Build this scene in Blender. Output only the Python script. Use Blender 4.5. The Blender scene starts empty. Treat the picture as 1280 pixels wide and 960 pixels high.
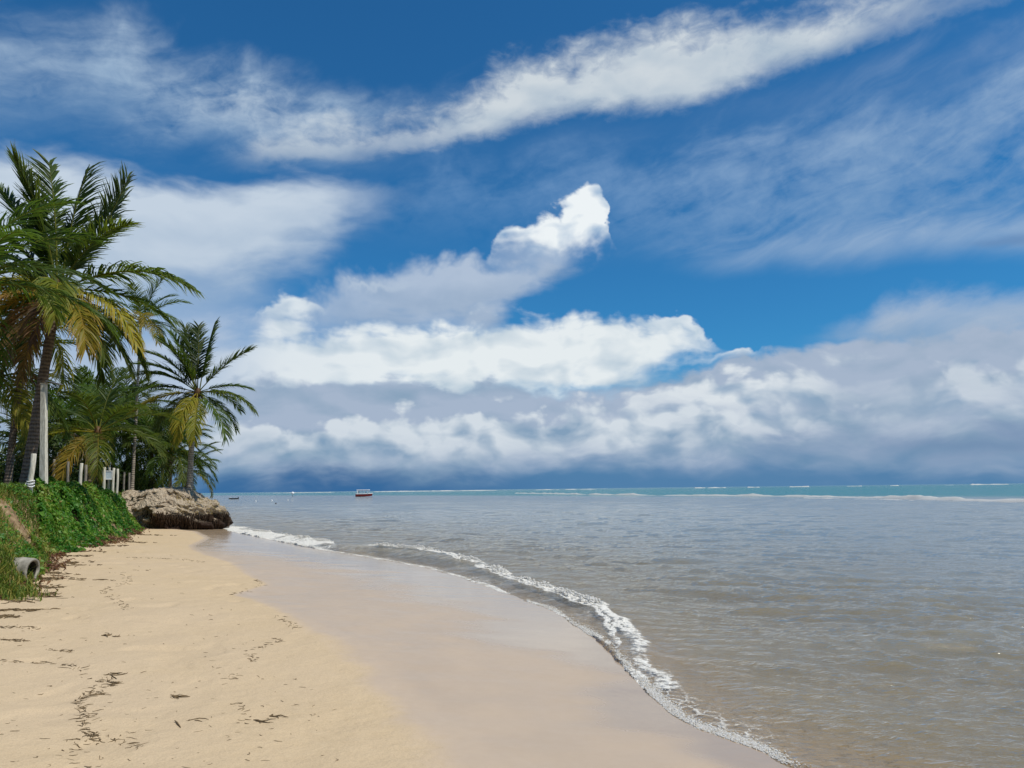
import bpy, math, random
import numpy as np
from math import radians as R, sin, cos, tan, pi, atan2, asin, sqrt
from mathutils import Vector, Matrix

random.seed(7)
rng = np.random.default_rng(7)
S = bpy.context.scene
COL = S.collection

# ------------------------------------------------------------------ camera
CAMZ = 1.95
FPX = 961.0                      # focal length in photo pixels (1280 wide)
PITCH = math.atan(131.6 / FPX)
ROLL = R(0.68)
fwd = Vector((0, cos(PITCH), sin(PITCH)))
r0 = Vector((1, 0, 0)); u0 = r0.cross(fwd)
rgt = r0 * cos(ROLL) - u0 * sin(ROLL)
upv = u0 * cos(ROLL) + r0 * sin(ROLL)
cam_d = bpy.data.cameras.new('camera'); cam = bpy.data.objects.new('camera', cam_d); COL.objects.link(cam)
cam.matrix_world = Matrix(((rgt.x, upv.x, -fwd.x, 0), (rgt.y, upv.y, -fwd.y, 0), (rgt.z, upv.z, -fwd.z, CAMZ), (0, 0, 0, 1)))
cam_d.sensor_width = 36; cam_d.lens = 36 * FPX / 1280
cam_d.clip_start = 0.05; cam_d.clip_end = 60000
S.camera = cam

def ray(px, py):
    return (fwd * FPX + rgt * (px - 640) - upv * (py - 480)).normalized()
def on_z(px, py, z=0.0):
    d = ray(px, py); t = (z - CAMZ) / d.z
    return Vector((0, 0, CAMZ)) + d * t
def at_y(px, py, y):
    d = ray(px, py); t = y / d.y
    return Vector((0, 0, CAMZ)) + d * t
def azel(px, py):
    d = ray(px, py)
    return atan2(d.x, d.y), asin(d.z)

# ------------------------------------------------------------------ numpy noise
def _hash(ix, iy, seed):
    h = (ix.astype(np.int64) * 374761393 + iy.astype(np.int64) * 668265263 + seed * 982451653) & 0xffffffff
    h = ((h ^ (h >> 13)) * 1274126177) & 0xffffffff
    h = h ^ (h >> 16)
    return (h & 0xffff) / 65535.0
def vnoise(x, y, seed=0):
    x = np.asarray(x, float); y = np.asarray(y, float)
    ix = np.floor(x); iy = np.floor(y); fx = x - ix; fy = y - iy
    fx = fx * fx * (3 - 2 * fx); fy = fy * fy * (3 - 2 * fy)
    a = _hash(ix, iy, seed); b = _hash(ix + 1, iy, seed); c = _hash(ix, iy + 1, seed); d = _hash(ix + 1, iy + 1, seed)
    return (a + (b - a) * fx) * (1 - fy) + (c + (d - c) * fx) * fy
def fbm(x, y, oct=4, seed=0, gain=0.5):
    s = 0; a = 1; t = 0
    for o in range(oct):
        s = s + a * vnoise(x * 2 ** o + 17.3 * o, y * 2 ** o - 9.1 * o, seed + o); t += a; a *= gain
    return s / t - 0.5
def sstep(x, a, b):
    t = np.clip((x - a) / (b - a), 0, 1); return t * t * (3 - 2 * t)

def poly_dist(x, y, pts):
    """distance to an open polyline, its sign (left of the direction of travel is positive) and the arc parameter"""
    best = np.full(x.shape, 1e18); sgn = np.ones(x.shape); arc = np.zeros(x.shape); L = 0
    for i in range(len(pts) - 1):
        ax, ay = pts[i]; bx, by = pts[i + 1]; dx, dy = bx - ax, by - ay; l2 = dx * dx + dy * dy; l = sqrt(l2)
        t = ((x - ax) * dx + (y - ay) * dy) / l2
        tc = np.clip(t, 0, 1)
        d2 = (x - ax - tc * dx) ** 2 + (y - ay - tc * dy) ** 2
        m = d2 < best
        best = np.where(m, d2, best)
        cr = dx * (y - ay) - dy * (x - ax)
        sgn = np.where(m, np.sign(cr), sgn); arc = np.where(m, L + tc * l, arc); L += l
    return np.sqrt(best), sgn, arc

def smooth_poly(pts, n=6):
    out = []
    P = [np.array(p, float) for p in pts]
    for i in range(len(P) - 1):
        p0 = P[max(i - 1, 0)]; p1 = P[i]; p2 = P[i + 1]; p3 = P[min(i + 2, len(P) - 1)]
        for k in range(n):
            t = k / n
            out.append(tuple(0.5 * (2 * p1 + (p2 - p0) * t + (2 * p0 - 5 * p1 + 4 * p2 - p3) * t * t + (3 * p1 - p0 - 3 * p2 + p3) * t ** 3)))
    out.append(tuple(P[-1])); return out

# ------------------------------------------------------------------ the lie of the land (plan polylines, metres)
def gz(pxs, z): return [tuple(on_z(px, py, z)[:2]) for px, py in pxs]
EDGE_PX = [(978, 955), (925, 933), (880, 912), (838, 890), (812, 872), (800, 856), (775, 830), (745, 800), (712, 776), (665, 754), (610, 734), (545, 713), (480, 700), (400, 687), (330, 673), (288, 664)]
_near = gz(EDGE_PX, 0.0)
_far = [(-15.8, 42.6), (-18.2, 46.5), (-22, 53), (-30, 68), (-48, 100), (-130, 240), (-700, 1100), (-5000, 8000)]
SHORE = [(5.2, -60), (4.6, -15), (3.9, 0), (2.9, 3.2)] + _near + _far
SHORE = [SHORE[0]] + smooth_poly(SHORE[1:-3], 4)[:-1] + SHORE[-3:]
CREST_PX = [(262, 655), (300, 661), (345, 668), (420, 681), (500, 686), (560, 694), (600, 707), (650, 725), (690, 734), (735, 750), (772, 776), (798, 808), (818, 846)]
CREST = smooth_poly(gz(CREST_PX, 0.08), 4)

def sand_h(d, y):
    """height from the distance inland (negative: towards the sea); the far beach is flatter"""
    f = np.interp(y, [14, 40], [1.0, 0.62])
    up = np.where(d < 7, 0.062 * d, 0.434 + 0.03 * (d - 7)) * f
    up = np.minimum(up, 0.80)
    dn = -0.75 * (1 - np.exp(np.minimum(d, 0) * 0.05 / 0.75)) + np.minimum(0, (d + 85) * 0.02)
    return np.where(d > 0, up, np.maximum(dn, -6))

TOE_PX = [(0, 743, .55), (38, 722, .54), (52, 702, .52), (66, 690, .5), (100, 684, .48), (135, 674, .42), (166, 662, .36), (188, 653, .30)]
_toe = [tuple(on_z(px, py, z)[:2]) for px, py, z in TOE_PX]
TOE = [(-15.0, -60), (-11.5, 0), (-9.2, 6)] + _toe + [(-21.4, 47), (-25.5, 56), (-34, 71), (-52, 103), (-134, 243), (-720, 1120), (-5000, 7900)]
PLATEAU = 1.42

def terrain(x, y):
    d, s, a = poly_dist(x, y, SHORE); d = d * s
    e, s2, a2 = poly_dist(x, y, TOE); e = e * s2
    e = e + fbm(x * 0.9, y * 0.9, 3, 5) * 0.55
    h = sand_h(d, y)
    near = sstep(d, 0.4, 3.0)
    h = h + near * (-0.028 * sstep(d, 3.6, 5.0) * sstep(vnoise(x * 2.7 + 3 * fbm(x, y, 2, 24), y * 2.7, 23), 0.66, 0.92) + fbm(x * 0.45, y * 0.45, 3, 21) * 0.10 + fbm(x * 2.6, y * 2.6, 3, 22) * 0.030)
    fade = sstep(e, -0.1, 1.45)
    h = h + fade * (PLATEAU + fbm(x * 0.6, y * 0.6, 4, 31) * 0.35) + sstep(e, -0.3, 0.5) * 0.12
    h = np.where(e > 0, h + fbm(x * 3.1, y * 3.1, 3, 33) * 0.10 * fade, h)
    return h, d, e
def ground_z(x, y):
    return float(terrain(np.array([x]), np.array([y]))[0][0])
def on_ground(px, py):
    """the ground point a photo pixel looks at (found by stepping along its ray)"""
    d = ray(px, py); o = Vector((0, 0, CAMZ))
    t = np.concatenate([np.arange(3, 20, 0.03), np.arange(20, 80, 0.1)])
    xs = o.x + d.x * t; ys = o.y + d.y * t; zs = o.z + d.z * t
    h, _, _ = terrain(xs, ys)
    k = np.argmax(zs < h)
    return Vector((xs[k], ys[k], h[k]))

# ------------------------------------------------------------------ object helpers
def tag(o, label=None, cat=None, group=None, kind=None):
    if label: o['label'] = label
    if cat: o['category'] = cat
    if group: o['group'] = group
    if kind: o['kind'] = kind
    return o
def empty(name, loc, rz=0, label=None, cat=None, group=None):
    o = bpy.data.objects.new(name, None); COL.objects.link(o); o.location = loc; o.rotation_euler = (0, 0, rz)
    o.empty_display_size = 0.2
    return tag(o, label, cat, group)
def mesh_obj(name, verts, faces, mat, parent=None, smooth=True, attrs=None, link=True):
    """verts: n x 3, faces: one int array (m x k) or a list of such arrays"""
    if isinstance(faces, np.ndarray): faces = [faces]
    verts = np.asarray(verts, np.float32)
    me = bpy.data.meshes.new(name)
    me.vertices.add(len(verts)); me.vertices.foreach_set('co', verts.ravel())
    loops = np.concatenate([f.ravel() for f in faces]).astype(np.int32)
    tot = np.concatenate([np.full(len(f), f.shape[1]) for f in faces]).astype(np.int32)
    st = np.concatenate([[0], np.cumsum(tot)[:-1]]).astype(np.int32)
    me.loops.add(len(loops)); me.loops.foreach_set('vertex_index', loops)
    me.polygons.add(len(tot)); me.polygons.foreach_set('loop_start', st); me.polygons.foreach_set('loop_total', tot)
    me.polygons.foreach_set('use_smooth', np.full(len(tot), smooth))
    for k, v in (attrs or {}).items():
        at = me.attributes.new(k, 'FLOAT', 'POINT'); at.data.foreach_set('value', np.asarray(v, np.float32))
    me.update(calc_edges=True); me.validate(clean_customdata=False)
    if mat: me.materials.append(mat)
    if not link: return me
    o = bpy.data.objects.new(name, me); COL.objects.link(o)
    if parent: o.parent = parent
    return o

class MB:
    """collects shapes that become ONE mesh"""
    def __init__(s): s.v = []; s.q = []; s.t = []; s.n = 0; s.tone = []
    def add(s, v, q=None, t=None, tone=0.0):
        v = np.asarray(v, float); s.v.append(v)
        if q is not None and len(q): s.q.append(np.asarray(q) + s.n)
        if t is not None and len(t): s.t.append(np.asarray(t) + s.n)
        s.tone.append(np.broadcast_to(np.asarray(tone, float), (len(v),)))
        s.n += len(v)
    def box(s, c, size, rot=None, tone=0.0, bev=0.0):
        x, y, z = [k / 2 for k in size]; b = min(bev, x * .9, y * .9, z * .9)
        vs = []
        for zz, ins in ((-z, b), (-z + b, 0), (z - b, 0), (z, b)):
            for sx, sy in ((-1, -1), (1, -1), (1, 1), (-1, 1)): vs.append((sx * (x - ins), sy * (y - ins), zz))
        v = np.array(vs)
        if rot is not None: v = v @ np.array(rot.to_3x3()).T
        v = v + np.array(c)
        q = [[3, 2, 1, 0], [12, 13, 14, 15]]
        for l in range(3):
            for k in range(4): q.append([l * 4 + k, l * 4 + (k + 1) % 4, l * 4 + 4 + (k + 1) % 4, l * 4 + 4 + k])
        s.add(v, q, tone=tone)
    def tube(s, pts, rad, n=8, tone=0.0, cap=True):
        pts = [np.array(p, float) for p in pts]; m = len(pts)
        rad = np.broadcast_to(np.asarray(rad, float), (m,))
        ref = np.array([0.31, 0.77, 0.2]); vs = []
        t0 = pts[-1] - pts[0]
        a = np.cross(t0, ref); a /= np.linalg.norm(a)
        for i in range(m):
            t = pts[min(i + 1, m - 1)] - pts[max(i - 1, 0)]; t /= np.linalg.norm(t) + 1e-9
            a = a - t * a.dot(t); a /= np.linalg.norm(a) + 1e-9
            b = np.cross(t, a)
            for k in range(n):
                w = 2 * pi * k / n; vs.append(pts[i] + rad[i] * (a * cos(w) + b * sin(w)))
        q = [[i * n + k, i * n + (k + 1) % n, (i + 1) * n + (k + 1) % n, (i + 1) * n + k] for i in range(m - 1) for k in range(n)]
        t = []
        if cap:
            vs += [pts[0], pts[-1]]; c0, c1 = m * n, m * n + 1
            for k in range(n): t.append([c0, (k + 1) % n, k]); t.append([c1, (m - 1) * n + k, (m - 1) * n + (k + 1) % n])
        if np.ndim(tone) and len(tone) == m: tone = np.concatenate([np.repeat(tone, n), [tone[0], tone[-1]] if cap else []])
        s.add(vs, q, t, tone)
    def build(s, name, mat, parent=None, smooth=True, link=True):
        f = []
        if s.q: f.append(np.concatenate(s.q))
        if s.t: f.append(np.concatenate(s.t))
        return mesh_obj(name, np.concatenate(s.v), f, mat, parent, smooth, {'tone': np.concatenate(s.tone)}, link)

# ------------------------------------------------------------------ node helpers
def lin(c):
    return tuple((k / 255 / 12.92) if k / 255 <= 0.04045 else ((k / 255 + 0.055) / 1.055) ** 2.4 for k in c)
class G:
    """small expression helper over a node tree"""
    def __init__(s, tree): s.t = tree; s.L = tree.links
    def node(s, typ, **kw):
        n = s.t.nodes.new(typ)
        for k, v in kw.items(): setattr(n, k, v)
        return n
    def setin(s, sock, v):
        if isinstance(v, X): s.L.new(v.s, sock)
        elif isinstance(v, bpy.types.NodeSocket): s.L.new(v, sock)
        else:
            if hasattr(sock, 'default_value') and not isinstance(sock.default_value, (float, int)) and not isinstance(v, (float, int)):
                v = tuple(v)
                if len(sock.default_value) == 4 and len(v) == 3: v = v + (1,)
            sock.default_value = v
    def m(s, op, a, b=None, c=None, clamp=False):
        n = s.node('ShaderNodeMath', operation=op); n.use_clamp = clamp
        s.setin(n.inputs[0], a)
        if b is not None: s.setin(n.inputs[1], b)
        if c is not None: s.setin(n.inputs[2], c)
        return X(s, n.outputs[0])
    def smooth(s, v, a, b, lo=0.0, hi=1.0):
        n = s.node('ShaderNodeMapRange', interpolation_type='SMOOTHSTEP')
        for i, k in enumerate((v, a, b, lo, hi)): s.setin(n.inputs[i], k)
        return X(s, n.outputs[0])
    def remap(s, v, a, b, lo=0.0, hi=1.0):
        n = s.node('ShaderNodeMapRange', interpolation_type='LINEAR'); n.clamp = True
        for i, k in enumerate((v, a, b, lo, hi)): s.setin(n.inputs[i], k)
        return X(s, n.outputs[0])
    def vec(s, x, y, z=0.0):
        n = s.node('ShaderNodeCombineXYZ')
        for i, k in enumerate((x, y, z)): s.setin(n.inputs[i], k)
        return X(s, n.outputs[0])
    def mix(s, f, a, b):
        n = s.node('ShaderNodeMix', data_type='RGBA'); n.clamp_factor = True
        s.setin(n.inputs[0], f); s.setin(n.inputs[6], a); s.setin(n.inputs[7], b)
        return X(s, n.outputs[2])
    def mul(s, a, b):
        n = s.node('ShaderNodeMix', data_type='RGBA', blend_type='MULTIPLY'); n.inputs[0].default_value = 1
        s.setin(n.inputs[6], a); s.setin(n.inputs[7], b)
        return X(s, n.outputs[2])
    def noise(s, v, scale, detail=5, rough=0.5, dist=0.0, dims='3D', out=0):
        n = s.node('ShaderNodeTexNoise', noise_dimensions=dims)
        if v is not None: s.setin(n.inputs['Vector'], v)
        n.inputs['Scale'].default_value = scale; n.inputs['Detail'].default_value = detail
        n.inputs['Roughness'].default_value = rough; n.inputs['Distortion'].default_value = dist
        return X(s, n.outputs[out])
    def voronoi(s, v, scale, detail=0, rough=0.5, feature='F1', dims='3D', smooth=0.5):
        n = s.node('ShaderNodeTexVoronoi', voronoi_dimensions=dims, feature=feature)
        s.setin(n.inputs['Vector'], v); n.inputs['Scale'].default_value = scale
        n.inputs['Detail'].default_value = detail; n.inputs['Roughness'].default_value = rough
        if feature == 'SMOOTH_F1': n.inputs['Smoothness'].default_value = smooth
        return X(s, n.outputs['Distance'])
    def ramp(s, f, stops, interp='LINEAR'):
        n = s.node('ShaderNodeValToRGB'); cr = n.color_ramp; cr.interpolation = interp
        while len(cr.elements) < len(stops): cr.elements.new(0.5)
        for e, (p, c) in zip(cr.elements, stops): e.position = p
        for e, (p, c) in zip(cr.elements, stops):
            e.position = p; e.color = tuple(c) + (1,) if len(c) == 3 else c
        s.setin(n.inputs[0], f)
        return X(s, n.outputs[0])
    def attr(s, name, out='Fac'):
        n = s.node('ShaderNodeAttribute', attribute_name=name); return X(s, n.outputs[out])
    def bump(s, h, strength=0.5, dist=0.02, normal=None):
        n = s.node('ShaderNodeBump'); n.inputs['Strength'].default_value = strength; n.inputs['Distance'].default_value = dist
        s.setin(n.inputs['Height'], h)
        if normal is not None: s.setin(n.inputs['Normal'], normal)
        return X(s, n.outputs[0])
    def sep(s, v):
        n = s.node('ShaderNodeSeparateXYZ'); s.setin(n.inputs[0], v); return [X(s, o) for o in n.outputs]
class X:
    def __init__(s, g, sock): s.g = g; s.s = sock
    def __add__(s, o): return s.g.m('ADD', s, o)
    __radd__ = __add__
    def __sub__(s, o): return s.g.m('SUBTRACT', s, o)
    def __rsub__(s, o): return s.g.m('SUBTRACT', o, s)
    def __mul__(s, o): return s.g.m('MULTIPLY', s, o)
    __rmul__ = __mul__
    def __truediv__(s, o): return s.g.m('DIVIDE', s, o)
    def __neg__(s): return s.g.m('MULTIPLY', s, -1.0)
def new_mat(name):
    m = bpy.data.materials.new(name); m.use_nodes = True; t = m.node_tree; t.nodes.clear()
    g = G(t); out = g.node('ShaderNodeOutputMaterial')
    return m, g, out
def pos(g): return X(g, g.node('ShaderNodeNewGeometry').outputs['Position'])
def objco(g): return X(g, g.node('ShaderNodeTexCoord').outputs['Object'])
def princ(g, out, color, rough=0.6, normal=None, spec=0.5, metal=0.0):
    n = g.node('ShaderNodeBsdfPrincipled')
    g.setin(n.inputs['Base Color'], color); g.setin(n.inputs['Roughness'], rough)
    g.setin(n.inputs['Specular IOR Level'], spec); g.setin(n.inputs['Metallic'], metal)
    if normal is not None: g.setin(n.inputs['Normal'], normal)
    if out is not None: g.L.new(n.outputs[0], out.inputs[0])
    return n

# ------------------------------------------------------------------ sun and sky
SUN_EL = R(60); SUN_AZ = R(112)               # azimuth clockwise from +Y (the view direction)
sund = Vector((sin(SUN_AZ) * cos(SUN_EL), cos(SUN_AZ) * cos(SUN_EL), sin(SUN_EL)))
sl = bpy.data.lights.new('sun', 'SUN'); sl.energy = 4.0; sl.angle = R(0.55); sl.color = (1.0, 0.95, 0.86)
so = bpy.data.objects.new('sun', sl); COL.objects.link(so)
so.rotation_euler = sund.to_track_quat('Z', 'Y').to_euler()

def build_world():
    w = bpy.data.worlds.new('World'); S.world = w; w.use_nodes = True
    t = w.node_tree; t.nodes.clear(); g = G(t)
    out = g.node('ShaderNodeOutputWorld'); bg = g.node('ShaderNodeBackground'); bg.inputs[1].default_value = 0.1
    t.links.new(bg.outputs[0], out.inputs[0])
    sky = g.node('ShaderNodeTexSky', sky_type='NISHITA'); sky.sun_disc = False
    sky.sun_elevation = SUN_EL; sky.sun_rotation = SUN_AZ % (2 * pi); sky.altitude = 0; sky.air_density = 1.0; sky.dust_density = 0.4; sky.ozone_density = 2.0
    d = X(g, g.node('ShaderNodeTexCoord').outputs['Generated'])
    x, y, z = g.sep(d)
    A = g.m('ARCTAN2', x, y); E = g.m('ARCSINE', z)
    RAD = 1 / 961.0
    col = g.mul(X(g, sky.outputs[0]), SKY_TINT)
    # --- noise fields over the sky (azimuth, elevation)
    p = g.vec(A, E)
    wx = g.noise(p, 7, 3, 0.5, dims='2D') - 0.5
    wy = g.noise(g.vec(A + 5.2, E + 1.3), 7, 3, 0.5, dims='2D') - 0.5
    Aw = A + wx * 0.05; Ew = E + wy * 0.04
    def billow(da, de):
        q = g.vec(Aw + da, (Ew + de) * 1.25)
        v = g.voronoi(q, 17, 3.2, 0.55, 'SMOOTH_F1', '2D', 0.35)
        n = g.noise(q, 16, 9, 0.56, dims='2D')
        return (0.62 - v) * 0.9 + (n - 0.5) * 1.1
    def strat(da, de):
        q = g.vec(Aw + da + 3.1, (Ew + de) * 2.9)
        v = g.voronoi(q, 12, 2.5, 0.5, 'SMOOTH_F1', '2D', 0.6)
        return (g.noise(q, 9, 9, 0.55, dims='2D') - 0.5) * 1.5 + (0.55 - v) * 0.45
    def rel_b(da, de):
        q = g.vec(Aw + da, (Ew + de) * 1.3)
        return (0.6 - g.voronoi(q, 17, 1.6, 0.5, 'SMOOTH_F1', '2D', 0.55)) * 0.8 + g.noise(q, 14, 4, 0.5, dims='2D')
    def rel_s(da, de):
        q = g.vec(Aw + da + 3.1, (Ew + de) * 2.3)
        return g.noise(q, 8.5, 4, 0.5, dims='2D') * 1.3 - g.voronoi(q, 11, 1.0, 0.5, 'SMOOTH_F1', '2D', 0.8) * 0.35
    NB = billow(0, 0); NS = strat(0, 0)
    relB = rel_b(0, 0) - rel_b(0.012, 0.018)
    relS = rel_s(0, 0) - rel_s(0.008, 0.016)
    ca, sa = cos(R(17)), sin(R(17))
    U = Aw * ca + Ew * sa; V = Ew * ca - Aw * sa
    NC = g.noise(g.vec(U * 1.0, V * 5.5), 6, 9, 0.58, 0.4, '2D') - 0.5
    NC2 = g.noise(g.vec(U * 1.0 + 7.0, V * 2.2), 7, 9, 0.55, 0.2, '2D') - 0.5
    NF = g.noise(g.vec(A * 1.0, E * 1.6), 38, 7, 0.6, 0.3, '2D') - 0.5

    A0, A1, E0, E1 = -0.75, 0.75, -0.05, 0.75
    NF = g.noise(g.vec(A * 1.0, E * 1.6), 38, 7, 0.6, 0.3, '2D') - 0.5
    wz = g.noise(g.vec(A + 1.7, E + 3.1), 20, 5, 0.55, dims='2D') - 0.5
    An = (A + wx * 0.02 + wz * 0.03) * (1 / (A1 - A0)) - A0 / (A1 - A0)
    def edges(stops):
        rs, ss = [], []
        for px, yt, yb, st in stops:
            a, et = azel(px, yt); _, eb = azel(px, yb)
            pz = (a - A0) / (A1 - A0)
            rs.append((pz, ((et - E0) / (E1 - E0), (eb - E0) / (E1 - E0), st)))
        c = g.ramp(An, rs, 'CARDINAL' if len(rs) > 2 else 'LINEAR')
        n = g.node('ShaderNodeSeparateColor'); g.setin(n.inputs[0], c)
        tp, bt, st = [X(g, o) for o in n.outputs]
        return tp * (E1 - E0) + E0, bt * (E1 - E0) + E0, st
    def layer(col, stops, nt, nb, at, ab, sft, sfb, light, shade, grad=1.0, rel=None, relk=0.0, bias=0.0, inner=None, innerk=0.0, gain=1.0):
        """one bank of cloud between an upper and a lower edge, both roughened by noise (amplitudes and softness in photo pixels)"""
        shade = (shade[0] - 5, shade[1] + 3, shade[2] - 1); light = (light[0] - 1, light[1] + 2, light[2])
        tp, bt, st = edges(stops)
        top = tp + nt * (at * RAD); bot = bt + nb * (ab * RAD)
        m = g.smooth(top - E, 0.0, sft * RAD) * g.smooth(E - bot, 0.0, sfb * RAD) * st
        if inner is not None: m = m * g.m('ADD', inner * innerk, 1.0 - 0.0, clamp=False)
        m = g.m('MULTIPLY', m, gain, clamp=True)
        tt = (top - E) / g.m('MAXIMUM', tp - bt, 0.01)
        li = (1.0 + bias) - tt * grad
        if rel is not None: li = li + rel * relk
        li = g.m('ADD', li, 0.0, clamp=True)
        c = g.mix(li, tuple(10 * k for k in lin(shade)), tuple(10 * k for k in lin(light)))
        return g.mix(m, col, c)

    # thin high cloud, upper left and right
    col = layer(col, [(-200, -60, 230, .55), (60, -20, 200, .6), (200, 0, 215, .8), (340, 50, 230, .95), (460, 80, 225, .75), (560, 70, 190, .4), (700, 40, 150, .0)], NC2, NC2, 130, 90, 100, 90,
                (176, 192, 214), (110, 150, 196), 0.7, None, 0, 0.1, NC * 0.8 + NC2 * 0.8 + NF * 0.5, 2.8, 0.72)
    col = layer(col, [(200, 110, 190, .0), (260, 96, 180, .5), (320, 100, 186, .75), (380, 120, 196, .7), (440, 140, 200, .3), (500, 150, 190, .0)], NC2 + NF * .3, NC2, 70, 50, 50, 50,
                (196, 206, 221), (150, 170, 202), 0.7, NC2, 0.6, 0.2, NC2 + NF * 0.7, 2.6, 0.7)
    col = layer(col, [(560, 250, 330, .0), (760, 190, 345, .30), (900, 130, 345, .6), (1050, 80, 335, .8), (1280, 10, 320, .9), (1500, 0, 310, .9)], NC2, NC2, 120, 50, 100, 70,
                (146, 170, 204), (92, 136, 190), 0.8, None, 0, 0.1, NC * 0.8 + NC2 * 1.0 + NF * 0.5, 2.6, 0.66)
    col = layer(col, [(380, 190, 330, .0), (520, 170, 330, .5), (700, 150, 330, .55), (900, 160, 340, .5), (1080, 170, 340, .2)], NC2, NC2, 110, 60, 90, 90,
                (140, 168, 206), (88, 136, 194), 0.8, None, 0, 0.1, NC2 * 1.2 + NC * 0.6 + NF * 0.5, 3.4, 0.42)
    # bright streak across the top
    col = layer(col, [(250, 190, 206, .0), (320, 156, 216, .9), (400, 136, 212, 1), (480, 128, 204, 1), (560, 112, 190, 1), (620, 60, 178, 1), (720, 36, 154, 1), (850, 2, 144, 1), (960, -16, 108, 1), (1080, -30, 64, .97), (1200, -50, 24, .9), (1350, -100, -20, .8)],
                NS * 0.7 + NF * 0.5 + NC2 * 0.3, NS * 0.4 + NF * 0.6, 52, 34, 62, 34, (206, 212, 221), (158, 173, 199), 0.75, relS * 0.8 + NC2 * 0.4, 0.9, 0.2, NC2 + NF * 0.6, 0.9, 1.1)
    col = layer(col, [(560, 128, 235, .0), (850, 120, 190, .3), (1000, 70, 160, .5), (1280, 0, 110, .55), (1500, -60, 60, .5)], NC2, NC2, 60, 60, 60, 60,
                (140, 160, 196), (104, 134, 182), 0.8, None, 0, 0, NC, 3.0, 0.7)
    # soft sheet on the left
    col = layer(col, [(-200, 170, 470, 1), (0, 172, 470, 1), (110, 180, 460, 1), (190, 206, 440, 1), (290, 224, 420, .95), (360, 208, 380, .9), (430, 216, 330, .85), (500, 222, 282, .5), (580, 230, 250, 0)],
                NS * 0.6 + NC2 * 0.6, NS, 40, 50, 36, 110, (196, 207, 224), (146, 166, 200), 0.9, relS, 0.5, 0.15, NC2, 0.4, 1.05)
    col = layer(col, [(-200, 330, 640, 1), (100, 330, 640, 1), (300, 330, 640, 1), (400, 350, 640, .9), (500, 350, 500, .5), (600, 350, 420, .2), (700, 350, 400, 0)], NS, NS, 60, 40, 120, 60,
                (178, 192, 216), (152, 170, 204), 0.6, relS, 0.8, 0.2, NC2, 0.4, 1.0)
    # soft bands right of the middle
    col = layer(col, [(740, 316, 322, .0), (860, 296, 350, .5), (1000, 272, 350, .75), (1140, 258, 342, .85), (1280, 246, 332, .85), (1500, 230, 320, .9)], NC2 + NC, NC2, 40, 30, 50, 44,
                (168, 187, 215), (128, 156, 198), 0.9, None, 0, 0.1, NC, 1.2, 0.95)
    col = layer(col, [(1170, 305, 311, .0), (1230, 296, 312, .5), (1300, 288, 312, .6), (1500, 280, 312, .6)], NC2, NC2, 14, 8, 10, 8, (112, 140, 184), (98, 128, 176), 1)
    col = layer(col, [(980, 425, 440, .0), (1090, 376, 440, .7), (1150, 352, 440, .8), (1200, 352, 440, .8), (1290, 350, 440, .8), (1500, 350, 440, .85)], NC2 + NF * 0.3, NS, 44, 30, 34, 30,
                (182, 192, 212), (146, 164, 196), 1.0, relS, 0.5, 0.1, NC, 0.8, 1)
    # grey shelf that joins the middle clouds, its bright lumps, then the tall white tower
    col = layer(col, [(310, 385, 400, .0), (400, 344, 420, .6), (470, 318, 420, .85), (560, 306, 420, .95), (620, 308, 410, .95), (690, 302, 356, .85), (750, 304, 326, .5), (800, 308, 316, .0)],
                NB, NS, 30, 36, 30, 34, (178, 191, 214), (146, 162, 194), 0.7, relS, 0.7, 0.1, None, 0, 1)
    col = layer(col, [(322, 385, 400, .7), (345, 356, 412, .9), (385, 366, 412, .9), (420, 356, 372, .6), (440, 346, 366, .9), (500, 338, 362, .9), (530, 346, 356, .5), (600, 342, 350, 0)],
                NB, NB, 34, 24, 16, 26, (222, 228, 236), (172, 186, 212), 0.9, relB, 1.2, 0.15)
    col = layer(col, [(596, 325, 326, .9), (612, 304, 326, 1), (632, 274, 330, 1), (656, 274, 332, 1), (682, 262, 334, 1), (706, 244, 330, 1), (728, 228, 320, 1), (744, 226, 312, 1), (756, 258, 302, 1), (770, 305, 306, .9)],
                NB + NF * 0.5, NB, 24, 34, 12, 52, (238, 241, 246), (172, 188, 217), 0.55, relB, 2.0, 0.16)
    # the great white bank
    col = layer(col, [(230, 430, 500, .0), (330, 402, 505, .7), (420, 400, 508, .9), (520, 396, 510, 1), (620, 388, 510, 1), (720, 388, 508, 1), (800, 388, 496, 1), (845, 394, 462, .95), (880, 408, 446, .8), (930, 428, 436, .2)],
                NS * 0.8 + NB * 0.5, NS + NB * 0.4, 34, 44, 20, 50, (230, 234, 239), (182, 194, 214), 0.32, relS * 0.9 + relB * 0.7, 1.3, 0.02)
    col = layer(col, [(780, 392, 404, .0), (815, 388, 412, .7), (850, 392, 420, .85), (876, 404, 428, .8), (900, 418, 430, .0)], NB, NB, 26, 22, 8, 14, (226, 231, 238), (186, 198, 217), 0.9, relB, 1.2, 0.1)
    # lower decks, far to near
    col = layer(col, [(-200, 478, 640, 1), (250, 468, 640, 1), (330, 462, 640, 1), (450, 468, 640, 1), (600, 466, 640, 1), (700, 480, 640, 1), (800, 470, 640, 1), (860, 450, 640, 1), (915, 428, 640, 1), (960, 426, 640, 1), (1040, 420, 640, 1), (1120, 408, 640, 1), (1200, 400, 640, 1), (1290, 396, 640, 1), (1500, 390, 640, 1)],
                NS * 0.7 + NB * 0.5, NS, 32, 10, 16, 30, (166, 179, 203), (134, 155, 185), 0.8, relS, 1.4, 0.0)
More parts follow.
